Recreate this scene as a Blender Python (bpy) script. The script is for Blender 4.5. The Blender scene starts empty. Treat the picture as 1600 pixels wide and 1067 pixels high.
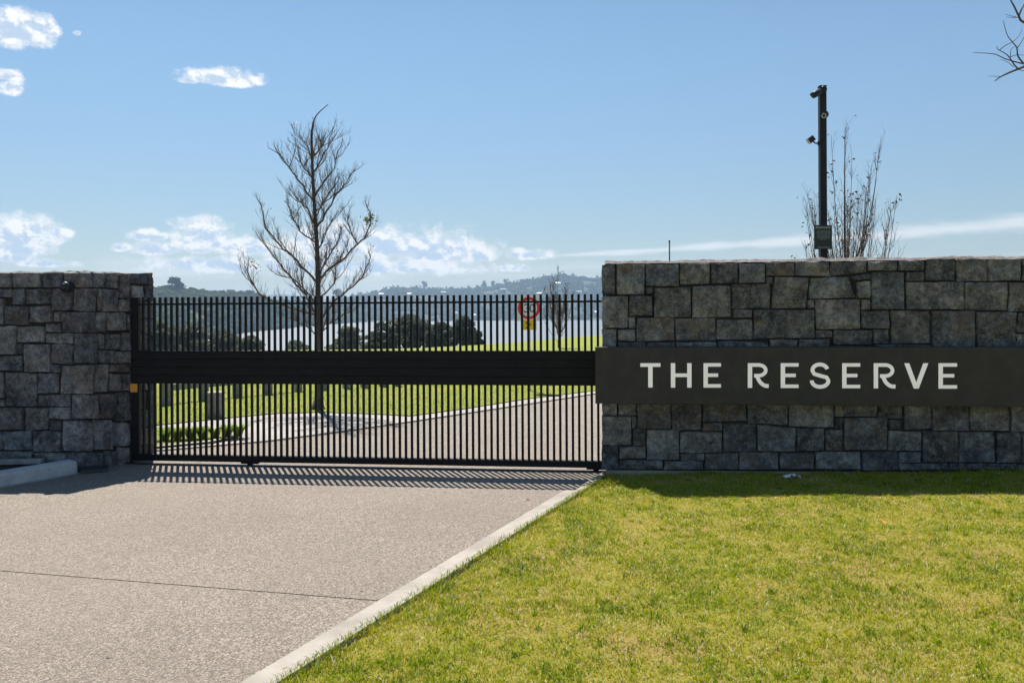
import bpy, math, random
import numpy as np
from mathutils import Vector, Matrix, noise as mnoise

# ------------------------------------------------------------------ camera, sky, sun, exposure
sc = bpy.context.scene
COL = sc.collection
FPX, EYE, HOR, ROLL = 1400.0, 1.7, 485.0, math.radians(0.3)   # measured from the photograph (1600 px wide)
camd = bpy.data.cameras.new('camera')
cam = bpy.data.objects.new('camera', camd); COL.objects.link(cam)
cam.location = (0, 0, EYE)
cam.rotation_euler = (math.pi/2, ROLL, 0)
camd.sensor_width = 36.0; camd.lens = 36.0*FPX/1600.0
camd.shift_y = -(533.5-HOR)/1600.0
camd.clip_start = 0.1; camd.clip_end = 30000
sc.camera = cam

SUN_AZ, SUN_EL = math.radians(-20), math.radians(59)
SKY_STR, EXPOSURE = 0.075, 0.585
CLOUD = 1.0
sund = bpy.data.lights.new('sun', 'SUN'); sun = bpy.data.objects.new('sun', sund); COL.objects.link(sun)
sund.energy = 5.0; sund.angle = math.radians(0.5); sund.color = (1.0, 0.945, 0.86)
SUNV = Vector((math.sin(SUN_AZ)*math.cos(SUN_EL), math.cos(SUN_AZ)*math.cos(SUN_EL), math.sin(SUN_EL)))
sun.rotation_euler = SUNV.to_track_quat('Z', 'Y').to_euler()
sun.location = (-10, 20, 40)
sc.view_settings.view_transform = 'Standard'
sc.view_settings.look = 'None'
sc.view_settings.gamma = 1.0
sc.view_settings.use_curve_mapping = False
sc.view_settings.exposure = EXPOSURE
sc.render.engine = 'CYCLES'
sc.cycles.max_bounces = 8
sc.cycles.volume_bounces = 0
sc.cycles.transparent_max_bounces = 8

# ------------------------------------------------------------------ node expressions
class X:
    """A scalar socket with arithmetic that writes Math nodes."""
    def __init__(s, t, v): s.t, s.v = t, v
    def _m(s, op, *o, clamp=False):
        n = s.t.nodes.new('ShaderNodeMath'); n.operation = op; n.use_clamp = clamp
        for i, a in enumerate((s,)+o):
            a = a.v if isinstance(a, X) else a
            if isinstance(a, (int, float)): n.inputs[i].default_value = a
            else: s.t.links.new(a, n.inputs[i])
        return X(s.t, n.outputs[0])
    def __add__(s, o): return s._m('ADD', o)
    __radd__ = __add__
    def __sub__(s, o): return s._m('SUBTRACT', o)
    def __rsub__(s, o): return X(s.t, o)._m('SUBTRACT', s)
    def __mul__(s, o): return s._m('MULTIPLY', o)
    __rmul__ = __mul__
    def __truediv__(s, o): return s._m('DIVIDE', o)
    def max(s, o): return s._m('MAXIMUM', o)
    def min(s, o): return s._m('MINIMUM', o)
    def sqrt(s): return s._m('SQRT')
    def abs(s): return s._m('ABSOLUTE')
    def smooth(s, a, b, lo=0.0, hi=1.0):
        n = s.t.nodes.new('ShaderNodeMapRange'); n.interpolation_type = 'SMOOTHSTEP'
        s.t.links.new(s.v, n.inputs[0])
        for i, q in enumerate((a, b, lo, hi)): n.inputs[i+1].default_value = q
        return X(s.t, n.outputs[0])

def comb(t, x, y, z=0.0):
    n = t.nodes.new('ShaderNodeCombineXYZ')
    for i, a in enumerate((x, y, z)):
        a = a.v if isinstance(a, X) else a
        if isinstance(a, (int, float)): n.inputs[i].default_value = a
        else: t.links.new(a, n.inputs[i])
    return n.outputs[0]
def tnoise(t, vec, scale, detail=4, rough=0.55, dist=0.0):
    n = t.nodes.new('ShaderNodeTexNoise')
    if vec is not None: t.links.new(vec, n.inputs['Vector'])
    n.inputs['Scale'].default_value = scale; n.inputs['Detail'].default_value = detail
    n.inputs['Roughness'].default_value = rough; n.inputs['Distortion'].default_value = dist
    return X(t, n.outputs[0])
def tvoro(t, vec, scale, out='Color', feature='F1'):
    n = t.nodes.new('ShaderNodeTexVoronoi'); n.feature = feature
    if vec is not None: t.links.new(vec, n.inputs['Vector'])
    n.inputs['Scale'].default_value = scale
    return n.outputs[out]
def mixc(t, f, a, b, mode='MIX'):
    n = t.nodes.new('ShaderNodeMix'); n.data_type = 'RGBA'; n.blend_type = mode
    for s, v in ((n.inputs['Factor'], f), (n.inputs['A'], a), (n.inputs['B'], b)):
        s = [q for q in n.inputs if q.name == s.name and q.type == ('VALUE' if s.name == 'Factor' else 'RGBA')][0]
        v = v.v if isinstance(v, X) else v
        if isinstance(v, tuple): s.default_value = (*v, 1.0)
        elif isinstance(v, (int, float)): s.default_value = v
        else: t.links.new(v, s)
    return [q for q in n.outputs if q.type == 'RGBA'][0]
def ramp(t, f, stops):
    n = t.nodes.new('ShaderNodeValToRGB'); cr = n.color_ramp
    while len(cr.elements) < len(stops): cr.elements.new(0.5)
    for e, (p, c) in zip(cr.elements, stops): e.position = p; e.color = (*c, 1)
    t.links.new(f.v if isinstance(f, X) else f, n.inputs[0])
    return n.outputs[0]

# ------------------------------------------------------------------ world: Nishita sky with cumulus
def px_true(x, y):
    dx, dy = x-800.0, y-HOR
    c, s = math.cos(ROLL), math.sin(ROLL)
    return dx*c - dy*s, dy*c + dx*s
world = bpy.data.worlds.new('World'); sc.world = world; world.use_nodes = True
wt = world.node_tree
bg = wt.nodes['Background']; wout = wt.nodes['World Output']
sky = wt.nodes.new('ShaderNodeTexSky'); sky.sky_type = 'NISHITA'; sky.sun_disc = False
sky.sun_elevation = SUN_EL; sky.sun_rotation = SUN_AZ
sky.altitude = 0; sky.air_density = 1.0; sky.dust_density = 0.0; sky.ozone_density = 2.8
skyraw = sky.outputs[0]; bg.inputs[1].default_value = SKY_STR
tc = wt.nodes.new('ShaderNodeTexCoord'); sep = wt.nodes.new('ShaderNodeSeparateXYZ')
wt.links.new(tc.outputs['Generated'], sep.inputs[0])
dxw, dyw, dzw = (X(wt, sep.outputs[i]) for i in range(3))
AZ = dxw._m('ARCTAN2', dyw); EL = dzw._m('ARCSINE')
low = EL.smooth(-0.02, 0.30, 0.70, 1.0)                  # hazier, dimmer air towards the horizon, all the way round
wt.links.new(mixc(wt, 1.0, skyraw, comb(wt, low*0.99, low*EL.smooth(0.0, 0.3, 0.985, 1.05), low*1.0), 'MULTIPLY'), bg.inputs[0])
def cloud_field(u, v):
    f = None
    clouds = [(24, 50, 62, 32, 1.5), (72, 48, 28, 15, 1.4), (345, 127, 68, 20, 2.6), (16, 138, 22, 12, 1.2), (296, 127, 18, 7, 1.6),
              (20, 370, 86, 34, 1.8), (90, 366, 28, 10, 1.5), (30, 392, 62, 13, 1.5), (233, 371, 36, 11, 2), (318, 380, 54, 48, 2.6),
              (345, 385, 70, 26, 2.2), (390, 390, 44, 22, 1.8), (245, 391, 46, 13, 1.5), (190, 388, 20, 8, 1.5), (520, 386, 90, 36, 1.6),
              (600, 388, 55, 36, 1.6), (682, 396, 96, 42, 1.9), (655, 385, 60, 26, 1.6), (740, 400, 60, 18, 1.6), (822, 400, 44, 13, 1.8),
              (800, 420, 34, 9, 1.6), (560, 418, 250, 18, 1.2), (330, 415, 130, 16, 1.2), (70, 412, 60, 8, 1.3), (20, 404, 40, 9, 1.4), (120, 52, 8, 4, 1), (12, 118, 26, 9, 1)]
    for (cx, cy, hw, hh, fl) in clouds:
        tx, ty = px_true(cx, cy)
        a, e = math.atan2(tx, FPX), math.atan2(-ty, math.hypot(FPX, tx))
        du = (u - a)*(FPX*(1+(tx/FPX)**2)/hw)
        dv = (v - e)*(FPX/hh)
        dv = dv.max(dv*(-fl))
        q = 1.0 - (du*du + dv*dv).sqrt()
        f = q if f is None else f.max(q)
    # the same kind of low cumulus goes on round the horizon beyond the view
    env = (1.0 - ((v - 0.055)*20.0)._m('ABSOLUTE'))
    g = (tnoise(wt, comb(wt, u*1.0, v*3.0, 9.0), 5.0, 3, 0.5) - 0.5)*5.0 + env*0.9 - 0.55
    g = g.min(env) - u.abs().smooth(0.60, 0.72, 3.0, 0.0)
    f = f.max(g)
    f = f.max(-0.9)
    return f
f0 = cloud_field(AZ, EL)
def billow(u, v):
    nz = tnoise(wt, comb(wt, u*1.0, v*1.3, 0.37), 60.0, 9, 0.64)
    big = tnoise(wt, comb(wt, u*1.0, v*1.4, 3.1), 24.0, 2, 0.5)
    return (nz - 0.5)*1.9 + (big - 0.5)*0.8
b0 = billow(AZ, EL); b1 = billow(AZ + 0.003, EL + 0.006); b2 = billow(AZ - 0.004, EL + 0.014)
d0 = f0*1.05 + b0*0.95 + 0.06
dens = d0.smooth(-0.08, 0.60)*f0.smooth(-0.8, -0.05)
# long thin streak low on the right
xa, ya = px_true(845, 401); xb, yb = px_true(1600, 349)
A0, E0 = math.atan2(xa, FPX), math.atan2(-ya, math.hypot(FPX, xa)); A1, E1 = math.atan2(xb, FPX), math.atan2(-yb, math.hypot(FPX, xb))
tt = (AZ - A0)/(A1 - A0)
mid = tt*(E1-E0) + E0
th = tt*0.0075 + 0.0028
sd = 1.0 - ((EL - mid)/th).abs() + (tnoise(wt, comb(wt, AZ*0.25, EL*1.0, 5.0), 60.0, 5, 0.6) - 0.5)*2.2
streak = sd.smooth(-0.1, 1.1)*tt.smooth(-0.02, 0.08)*tt.smooth(1.3, 2.4, 1.0, 0.0)*0.62
# thin veil of haze streaks at the horizon
veil = tnoise(wt, comb(wt, AZ*0.35, EL*2.2, 7.0), 26.0, 5, 0.6).smooth(0.42, 0.72)*EL.smooth(0.035, 0.07, 1.0, 0.0)*EL.smooth(-0.01, 0.01)*0.55
allc = dens.max(streak).max(veil)
shade = ((b1 - b0)*1.5 + (b2 - b0)*1.0 + f0*0.7 + 0.03).smooth(-0.1, 0.8)*dens
ccol = mixc(wt, shade, (1.0, 1.0, 1.0), (0.53, 0.66, 0.83))
cb = wt.nodes.new('ShaderNodeBackground'); wt.links.new(ccol, cb.inputs[0]); cb.inputs[1].default_value = CLOUD*0.71
mx = wt.nodes.new('ShaderNodeMixShader')
wt.links.new((allc*0.97).v, mx.inputs[0]); wt.links.new(bg.outputs[0], mx.inputs[1]); wt.links.new(cb.outputs[0], mx.inputs[2])
wt.links.new(mx.outputs[0], wout.inputs['Surface'])
world.cycles.sampling_method = 'MANUAL'; world.cycles.sample_map_resolution = 512

# ------------------------------------------------------------------ materials
MATS = {}
def mat(name, build=None, color=None, rough=0.6, metal=0.0, spec=0.5):
    m = bpy.data.materials.new(name); m.use_nodes = True; t = m.node_tree
    p = t.nodes['Principled BSDF']
    p.inputs['Roughness'].default_value = rough; p.inputs['Metallic'].default_value = metal
    p.inputs['Specular IOR Level'].default_value = spec
    if color: p.inputs['Base Color'].default_value = (*color, 1)
    if build: build(t, p)
    MATS[name] = m
    return m
def wpos(t): return t.nodes.new('ShaderNodeNewGeometry').outputs['Position']
def ocoord(t): return t.nodes.new('ShaderNodeTexCoord').outputs['Object']
def setc(t, p, c): t.links.new(c, p.inputs['Base Color'])
def bump(t, p, h, strength, dist):
    b = t.nodes.new('ShaderNodeBump'); b.inputs['Strength'].default_value = strength; b.inputs['Distance'].default_value = dist
    t.links.new(h.v if isinstance(h, X) else h, b.inputs['Height']); t.links.new(b.outputs[0], p.inputs['Normal'])
def value_of(t, col):
    n = t.nodes.new('ShaderNodeRGBToBW'); t.links.new(col, n.inputs[0]); return X(t, n.outputs[0])

def b_drive(t, p):
    w = wpos(t)
    v = tvoro(t, w, 150.0); g = (value_of(t, v)-0.5)*1.15+0.52
    v2 = value_of(t, tvoro(t, w, 70.0))
    c = ramp(t, g, [(0.0, (0.118, 0.092, 0.070)), (0.35, (0.243, 0.194, 0.149)), (0.65, (0.35, 0.284, 0.218)), (0.85, (0.52, 0.44, 0.357)), (1.0, (0.60, 0.53, 0.45))])
    c = mixc(t, v2.smooth(0.62, 0.8)*0.6, c, (0.12, 0.094, 0.073))
    pat = tnoise(t, w, 0.9, 5, 0.6)
    c = mixc(t, pat.smooth(0.35, 0.7)*0.35, c, (0.185, 0.148, 0.117))
    c = mixc(t, tnoise(t, w, 6.0, 4, 0.65).smooth(0.55, 0.78)*0.22, c, (0.34, 0.285, 0.23))
    c = mixc(t, tnoise(t, w, 0.45, 3, 0.5).smooth(0.45, 0.7)*0.22, c, (0.40, 0.33, 0.26))
    c = mixc(t, tnoise(t, w, 2.4, 6, 0.7).smooth(0.60, 0.72)*0.25, c, (0.11, 0.088, 0.068))
    c = mixc(t, X(t, tvoro(t, w, 1.7, 'Distance')).smooth(0.012, 0.03, 1.0, 0.0)*0.8, c, (0.03, 0.025, 0.02))
    setc(t, p, c)
    bump(t, p, X(t, tvoro(t, w, 150.0, 'Distance'))*-1.0, 1.0, 0.008)
    p.inputs['Roughness'].default_value = 0.7
mat('exposed_aggregate', b_drive)
def b_conc(t, p):
    w = wpos(t)
    c = ramp(t, tnoise(t, w, 3.0, 6, 0.65), [(0.3, (0.27, 0.238, 0.20)), (0.55, (0.37, 0.335, 0.285)), (0.75, (0.44, 0.405, 0.35))])
    c = mixc(t, tnoise(t, w, 160.0, 2).smooth(0.55, 0.75)*0.35, c, (0.28, 0.25, 0.22))
    c = mixc(t, tnoise(t, w, 11.0, 5, 0.7).smooth(0.6, 0.75)*0.3, c, (0.24, 0.20, 0.16))
    setc(t, p, c); bump(t, p, tnoise(t, w, 120.0, 3), 0.25, 0.003); p.inputs['Roughness'].default_value = 0.85
mat('concrete', b_conc)
def b_conc2(t, p):
    w = wpos(t)
    c = ramp(t, tnoise(t, w, 5.0, 6, 0.7), [(0.3, (0.42, 0.42, 0.41)), (0.55, (0.56, 0.56, 0.55)), (0.75, (0.66, 0.66, 0.65))])
    c = mixc(t, tnoise(t, w, 14.0, 5, 0.75).smooth(0.58, 0.7)*0.5, c, (0.25, 0.25, 0.24))
    setc(t, p, c); bump(t, p, tnoise(t, w, 90.0, 4), 0.4, 0.004); p.inputs['Roughness'].default_value = 0.85
mat('pale_concrete', b_conc2)
def b_path(t, p):
    w = wpos(t)
    c = ramp(t, tnoise(t, w, 2.0, 5, 0.65), [(0.3, (0.33, 0.29, 0.26)), (0.7, (0.45, 0.41, 0.37))])
    c = mixc(t, value_of(t, tvoro(t, w, 70.0))*0.4, c, (0.22, 0.19, 0.17))
    setc(t, p, c); p.inputs['Roughness'].default_value = 0.85
mat('path_concrete', b_path)
def b_stone(t, p):
    w = wpos(t)
    oi = t.nodes.new('ShaderNodeObjectInfo'); r = X(t, oi.outputs['Random'])
    r2 = (r*37.13)._m('FRACT'); r3 = (r*91.7)._m('FRACT'); r4 = (r*173.3)._m('FRACT')
    va = t.nodes.new('ShaderNodeVectorMath'); va.operation = 'ADD'
    t.links.new(w, va.inputs[0]); t.links.new(comb(t, r*31.0, r2*17.0, r3*11.0), va.inputs[1]); q = va.outputs[0]
    # each block has its own tone; broken weathered mottling over it
    lev = (tnoise(t, q, 15.0, 10, 0.82) - 0.5)*1.25 + (tnoise(t, q, 5.0, 4, 0.65) - 0.5)*0.75 + (r - 0.5)*0.18 + 0.515
    c = ramp(t, lev, [(0.26, (0.055, 0.056, 0.060)), (0.41, (0.14, 0.141, 0.145)), (0.51, (0.235, 0.233, 0.23)), (0.61, (0.36, 0.353, 0.335)), (0.74, (0.60, 0.59, 0.56))])
    # warm iron stain on some blocks, cool blue on others
    c = mixc(t, tnoise(t, q, 4.2, 5, 0.7).smooth(0.46, 0.64)*r3.smooth(0.15, 0.8)*0.85, c, mixc(t, 0.62, c, (0.27, 0.185, 0.115)))
    c = mixc(t, r4.smooth(0.0, 0.45, 1.0, 0.0)*0.5, c, mixc(t, 1.0, c, (0.80, 0.95, 1.12), 'MULTIPLY'))
    # pale lichen bloom on a few
    fine = tnoise(t, q, 70.0, 6, 0.8)
    lich = tnoise(t, q, 5.5, 7, 0.72, 0.6).smooth(0.53, 0.60)*r2.smooth(0.5, 0.8)*fine.smooth(0.42, 0.56)
    fk = tnoise(t, q, 46.0, 5, 0.85)
    c = mixc(t, fk.smooth(0.56, 0.63)*tnoise(t, q, 6.0, 3, 0.6).smooth(0.38, 0.58)*(r4*0.4+0.5), c, (0.66, 0.65, 0.62))
    c = mixc(t, fk.smooth(0.36, 0.43, 1.0, 0.0)*0.7, c, (0.03, 0.03, 0.032))
    c = mixc(t, lich*0.75, c, (0.58, 0.53, 0.42))
    # lime streaks running down
    sp = t.nodes.new('ShaderNodeSeparateXYZ'); t.links.new(w, sp.inputs[0])
    st = tnoise(t, comb(t, X(t, sp.outputs[0])*9.0, X(t, sp.outputs[1])*9.0, X(t, sp.outputs[2])*0.8), 1.6, 5, 0.7).smooth(0.63, 0.70)*tnoise(t, w, 2.2, 2).smooth(0.45, 0.6)
    c = mixc(t, st*0.55, c, (0.62, 0.61, 0.57))
    setc(t, p, c)
    h = tnoise(t, q, 30.0, 9, 0.75)*1.0 + tnoise(t, q, 8.0, 5, 0.65)*2.0
    bump(t, p, h, 1.0, 0.07); p.inputs['Roughness'].default_value = 0.8; p.inputs['Specular IOR Level'].default_value = 0.3
mat('basalt', b_stone)
def b_mortar(t, p):
    w = wpos(t)
    setc(t, p, ramp(t, tnoise(t, w, 18.0, 5, 0.7), [(0.3, (0.015, 0.014, 0.013)), (0.7, (0.045, 0.042, 0.038))]))
    bump(t, p, tnoise(t, w, 60.0, 4), 0.8, 0.01); p.inputs['Roughness'].default_value = 0.9
mat('mortar', b_mortar)
def b_cap(t, p):
    w = wpos(t)
    setc(t, p, ramp(t, tnoise(t, w, 14.0, 6, 0.7), [(0.3, (0.10, 0.09, 0.085)), (0.5, (0.24, 0.205, 0.19)), (0.7, (0.42, 0.38, 0.35))]))
    bump(t, p, tnoise(t, w, 50.0, 5, 0.7), 0.9, 0.02); p.inputs['Roughness'].default_value = 0.9
mat('wall_crust', b_cap)
def b_gate(t, p):
    w = wpos(t)
    setc(t, p, ramp(t, tnoise(t, w, 8.0, 4), [(0.3, (0.004, 0.004, 0.0045)), (0.7, (0.009, 0.009, 0.0095))]))
    t.links.new((tnoise(t, w, 30.0, 4)*0.25+0.36).v, p.inputs['Roughness'])
mat('black_powder_coat', b_gate, spec=0.2)
def b_sign(t, p):
    w = wpos(t)
    c = ramp(t, tnoise(t, w, 7.0, 6, 0.7), [(0.3, (0.020, 0.0165, 0.0155)), (0.5, (0.030, 0.025, 0.0235)), (0.7, (0.044, 0.037, 0.035))])
    c = mixc(t, tnoise(t, w, 150.0, 3).smooth(0.6, 0.75)*0.4, c, (0.06, 0.055, 0.05))
    setc(t, p, c); bump(t, p, tnoise(t, w, 220.0, 2), 0.15, 0.002); p.inputs['Roughness'].default_value = 0.55
mat('dark_bronze_metal', b_sign)
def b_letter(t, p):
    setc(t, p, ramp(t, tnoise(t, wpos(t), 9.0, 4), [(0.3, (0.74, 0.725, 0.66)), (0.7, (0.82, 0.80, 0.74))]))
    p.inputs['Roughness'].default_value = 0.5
    p.inputs['Emission Color'].default_value = (1.0, 0.98, 0.92, 1); p.inputs['Emission Strength'].default_value = 0.18   # slight glow added to brighten the letters, treated as backlit opal
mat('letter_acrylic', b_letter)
mat('reflector_amber', color=(0.75, 0.32, 0.02), rough=0.3)
mat('pole_grey', spec=0.15, build=lambda t, p: setc(t, p, ramp(t, tnoise(t, wpos(t), 12.0, 4), [(0.3, (0.026, 0.026, 0.026)), (0.7, (0.040, 0.039, 0.038))])), rough=0.5)
mat('camera_grey', color=(0.03, 0.03, 0.034), rough=0.4, spec=0.25)
mat('lens_glass', color=(0.02, 0.022, 0.03), rough=0.08)
mat('lens_ring', color=(0.55, 0.53, 0.5), rough=0.35)
mat('notice_green', spec=0.15, build=lambda t, p: setc(t, p, ramp(t, tnoise(t, wpos(t), 20.0, 4), [(0.3, (0.06, 0.066, 0.046)), (0.7, (0.085, 0.092, 0.066))])), rough=0.6)
mat('notice_print', color=(0.60, 0.60, 0.46), rough=0.6)
mat('sign_white', color=(0.88, 0.88, 0.87), rough=0.4)
mat('sign_red', color=(0.82, 0.025, 0.03), rough=0.4)
mat('sign_black', color=(0.015, 0.015, 0.015), rough=0.4)
mat('sign_yellow', color=(0.95, 0.60, 0.01), rough=0.4)
mat('galvanised', color=(0.5, 0.52, 0.55), rough=0.4, metal=0.6)
mat('dome_black', color=(0.012, 0.013, 0.016), rough=0.1)
mat('box_dark', color=(0.06, 0.07, 0.06), rough=0.7)
mat('paper_white', color=(0.8, 0.8, 0.8), rough=0.8)
mat('leaf_dead', color=(0.30, 0.10, 0.035), rough=0.7)
mat('leaf_orange', color=(0.70, 0.20, 0.03), rough=0.7)
def b_soil(t, p):
    w = wpos(t)
    setc(t, p, ramp(t, tnoise(t, w, 30.0, 6, 0.7), [(0.3, (0.018, 0.014, 0.011)), (0.7, (0.065, 0.05, 0.04))]))
    bump(t, p, tnoise(t, w, 40.0, 5, 0.7), 1.0, 0.03); p.inputs['Roughness'].default_value = 0.95
mat('soil', b_soil)
def b_timber(t, p):
    w = wpos(t)
    setc(t, p, ramp(t, tnoise(t, w, 14.0, 5, 0.6), [(0.3, (0.20, 0.195, 0.185)), (0.7, (0.36, 0.35, 0.33))])); p.inputs['Roughness'].default_value = 0.9
mat('weathered_timber', b_timber)
def b_bark(t, p):
    w = wpos(t)
    setc(t, p, ramp(t, tnoise(t, w, 22.0, 6, 0.7), [(0.3, (0.045, 0.036, 0.028)), (0.6, (0.11, 0.088, 0.066)), (0.8, (0.17, 0.14, 0.10))]))
    bump(t, p, tnoise(t, w, 60.0, 5, 0.7), 0.8, 0.01); p.inputs['Roughness'].default_value = 0.9
mat('bark', b_bark)
mat('twig', lambda t, p: setc(t, p, ramp(t, tnoise(t, wpos(t), 3.0, 4, 0.6), [(0.35, (0.075, 0.054, 0.036)), (0.65, (0.19, 0.12, 0.065))])), rough=0.8)
mat('twig_red', lambda t, p: setc(t, p, ramp(t, tnoise(t, wpos(t), 3.0, 4, 0.6), [(0.35, (0.10, 0.06, 0.035)), (0.65, (0.22, 0.13, 0.07))])), rough=0.8)
def foliage_mat(name, stops, scale=2.5, trans=0.35, attr=None, spec=0.3, rough=0.45):
    m = bpy.data.materials.new(name); m.use_nodes = True; t = m.node_tree
    p = t.nodes['Principled BSDF']; out = t.nodes['Material Output']
    w = wpos(t)
    if attr:
        an = t.nodes.new('ShaderNodeAttribute'); an.attribute_name = attr
        f = X(t, an.outputs['Fac'])
    else: f = tnoise(t, w, scale, 5, 0.7)
    c = ramp(t, f, stops)
    t.links.new(c, p.inputs['Base Color']); p.inputs['Roughness'].default_value = 0.45; p.inputs['Specular IOR Level'].default_value = spec; p.inputs['Roughness'].default_value = rough
    tr = t.nodes.new('ShaderNodeBsdfTranslucent'); t.links.new(c, tr.inputs[0])
    ms = t.nodes.new('ShaderNodeMixShader'); ms.inputs[0].default_value = trans
    t.links.new(p.outputs[0], ms.inputs[1]); t.links.new(tr.outputs[0], ms.inputs[2]); t.links.new(ms.outputs[0], out.inputs[0])
    MATS[name] = m
foliage_mat('dark_foliage', trans=0.5, stops=[(0.3, (0.055, 0.075, 0.048)), (0.6, (0.10, 0.125, 0.08)), (0.8, (0.18, 0.20, 0.13))])
foliage_mat('grey_foliage', trans=0.5, stops=[(0.3, (0.09, 0.11, 0.065)), (0.6, (0.16, 0.18, 0.11)), (0.8, (0.26, 0.26, 0.17))])
foliage_mat('sparse_leaf', [(0.3, (0.02, 0.022, 0.012)), (0.7, (0.06, 0.055, 0.03))])
foliage_mat('olive_leaf', [(0.3, (0.10, 0.09, 0.03)), (0.7, (0.20, 0.17, 0.06))])
foliage_mat('flax', [(0.0, (0.12, 0.22, 0.02)), (0.5, (0.26, 0.40, 0.03)), (1.0, (0.50, 0.55, 0.06))], attr='tone')
GRASS = [(0.0, (0.09, 0.16, 0.003)), (0.28, (0.24, 0.34, 0.004)), (0.5, (0.42, 0.46, 0.005)), (0.7, (0.54, 0.46, 0.025)), (0.86, (0.60, 0.43, 0.13)), (1.0, (0.85, 0.79, 0.62))]
foliage_mat('grass_blade', GRASS, attr='tone', trans=0.42)
def b_lawn(t, p):
    w = wpos(t)
    a = tnoise(t, w, 1.3, 5, 0.65)
    c = ramp(t, a, [(0.3, (0.31, 0.31, 0.014)), (0.5, (0.39, 0.33, 0.035)), (0.68, (0.48, 0.31, 0.11))])
    c = mixc(t, tnoise(t, w, 70.0, 5, 0.75).smooth(0.45, 0.7)*0.7, c, (0.16, 0.13, 0.045))
    c = mixc(t, tnoise(t, w, 9.0, 5, 0.7).smooth(0.57, 0.68)*0.6, c, (0.17, 0.115, 0.06))
    setc(t, p, c); bump(t, p, tnoise(t, w, 80.0, 5, 0.75), 1.0, 0.02); p.inputs['Roughness'].default_value = 0.9
mat('lawn_ground', b_lawn)
def b_rlawn(t, p):
    w = wpos(t)
    c = ramp(t, tnoise(t, w, 0.7, 5, 0.65), [(0.3, (0.18, 0.25, 0.014)), (0.55, (0.26, 0.285, 0.02)), (0.75, (0.34, 0.30, 0.06))])
    c = mixc(t, tnoise(t, w, 22.0, 5, 0.75).smooth(0.45, 0.75)*0.6, c, (0.13, 0.17, 0.014))
    setc(t, p, c); bump(t, p, tnoise(t, w, 40.0, 5, 0.75), 1.0, 0.03); p.inputs['Roughness'].default_value = 0.9
mat('rear_lawn_turf', b_rlawn)
def b_water(t, p):
    w = wpos(t)
    p.inputs['Base Color'].default_value = (0.05, 0.075, 0.09, 1); p.inputs['Roughness'].default_value = 0.55; p.inputs['IOR'].default_value = 1.9
    h = tnoise(t, w, 0.09, 4, 0.6)
    bump(t, p, h, 1.0, 0.5)
mat('sea_water', b_water)
def b_terr(t, p):
    w = wpos(t)
    setc(t, p, ramp(t, tnoise(t, w, 0.02, 6, 0.7), [(0.35, (0.028, 0.042, 0.018)), (0.6, (0.05, 0.068, 0.028)), (0.8, (0.10, 0.11, 0.045))])); p.inputs['Roughness'].default_value = 0.95
mat('hill_ground', b_terr)
foliage_mat('forest_canopy', [(0.32, (0.014, 0.024, 0.012)), (0.5, (0.04, 0.058, 0.024)), (0.68, (0.11, 0.125, 0.055))], scale=0.09, trans=0.1, spec=0.0, rough=1.0)
mat('house_wall', color=(0.72, 0.71, 0.68), rough=0.7)
mat('house_roof', color=(0.62, 0.62, 0.62), rough=0.4)
mat('house_glass', color=(0.04, 0.05, 0.06), rough=0.1)

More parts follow.
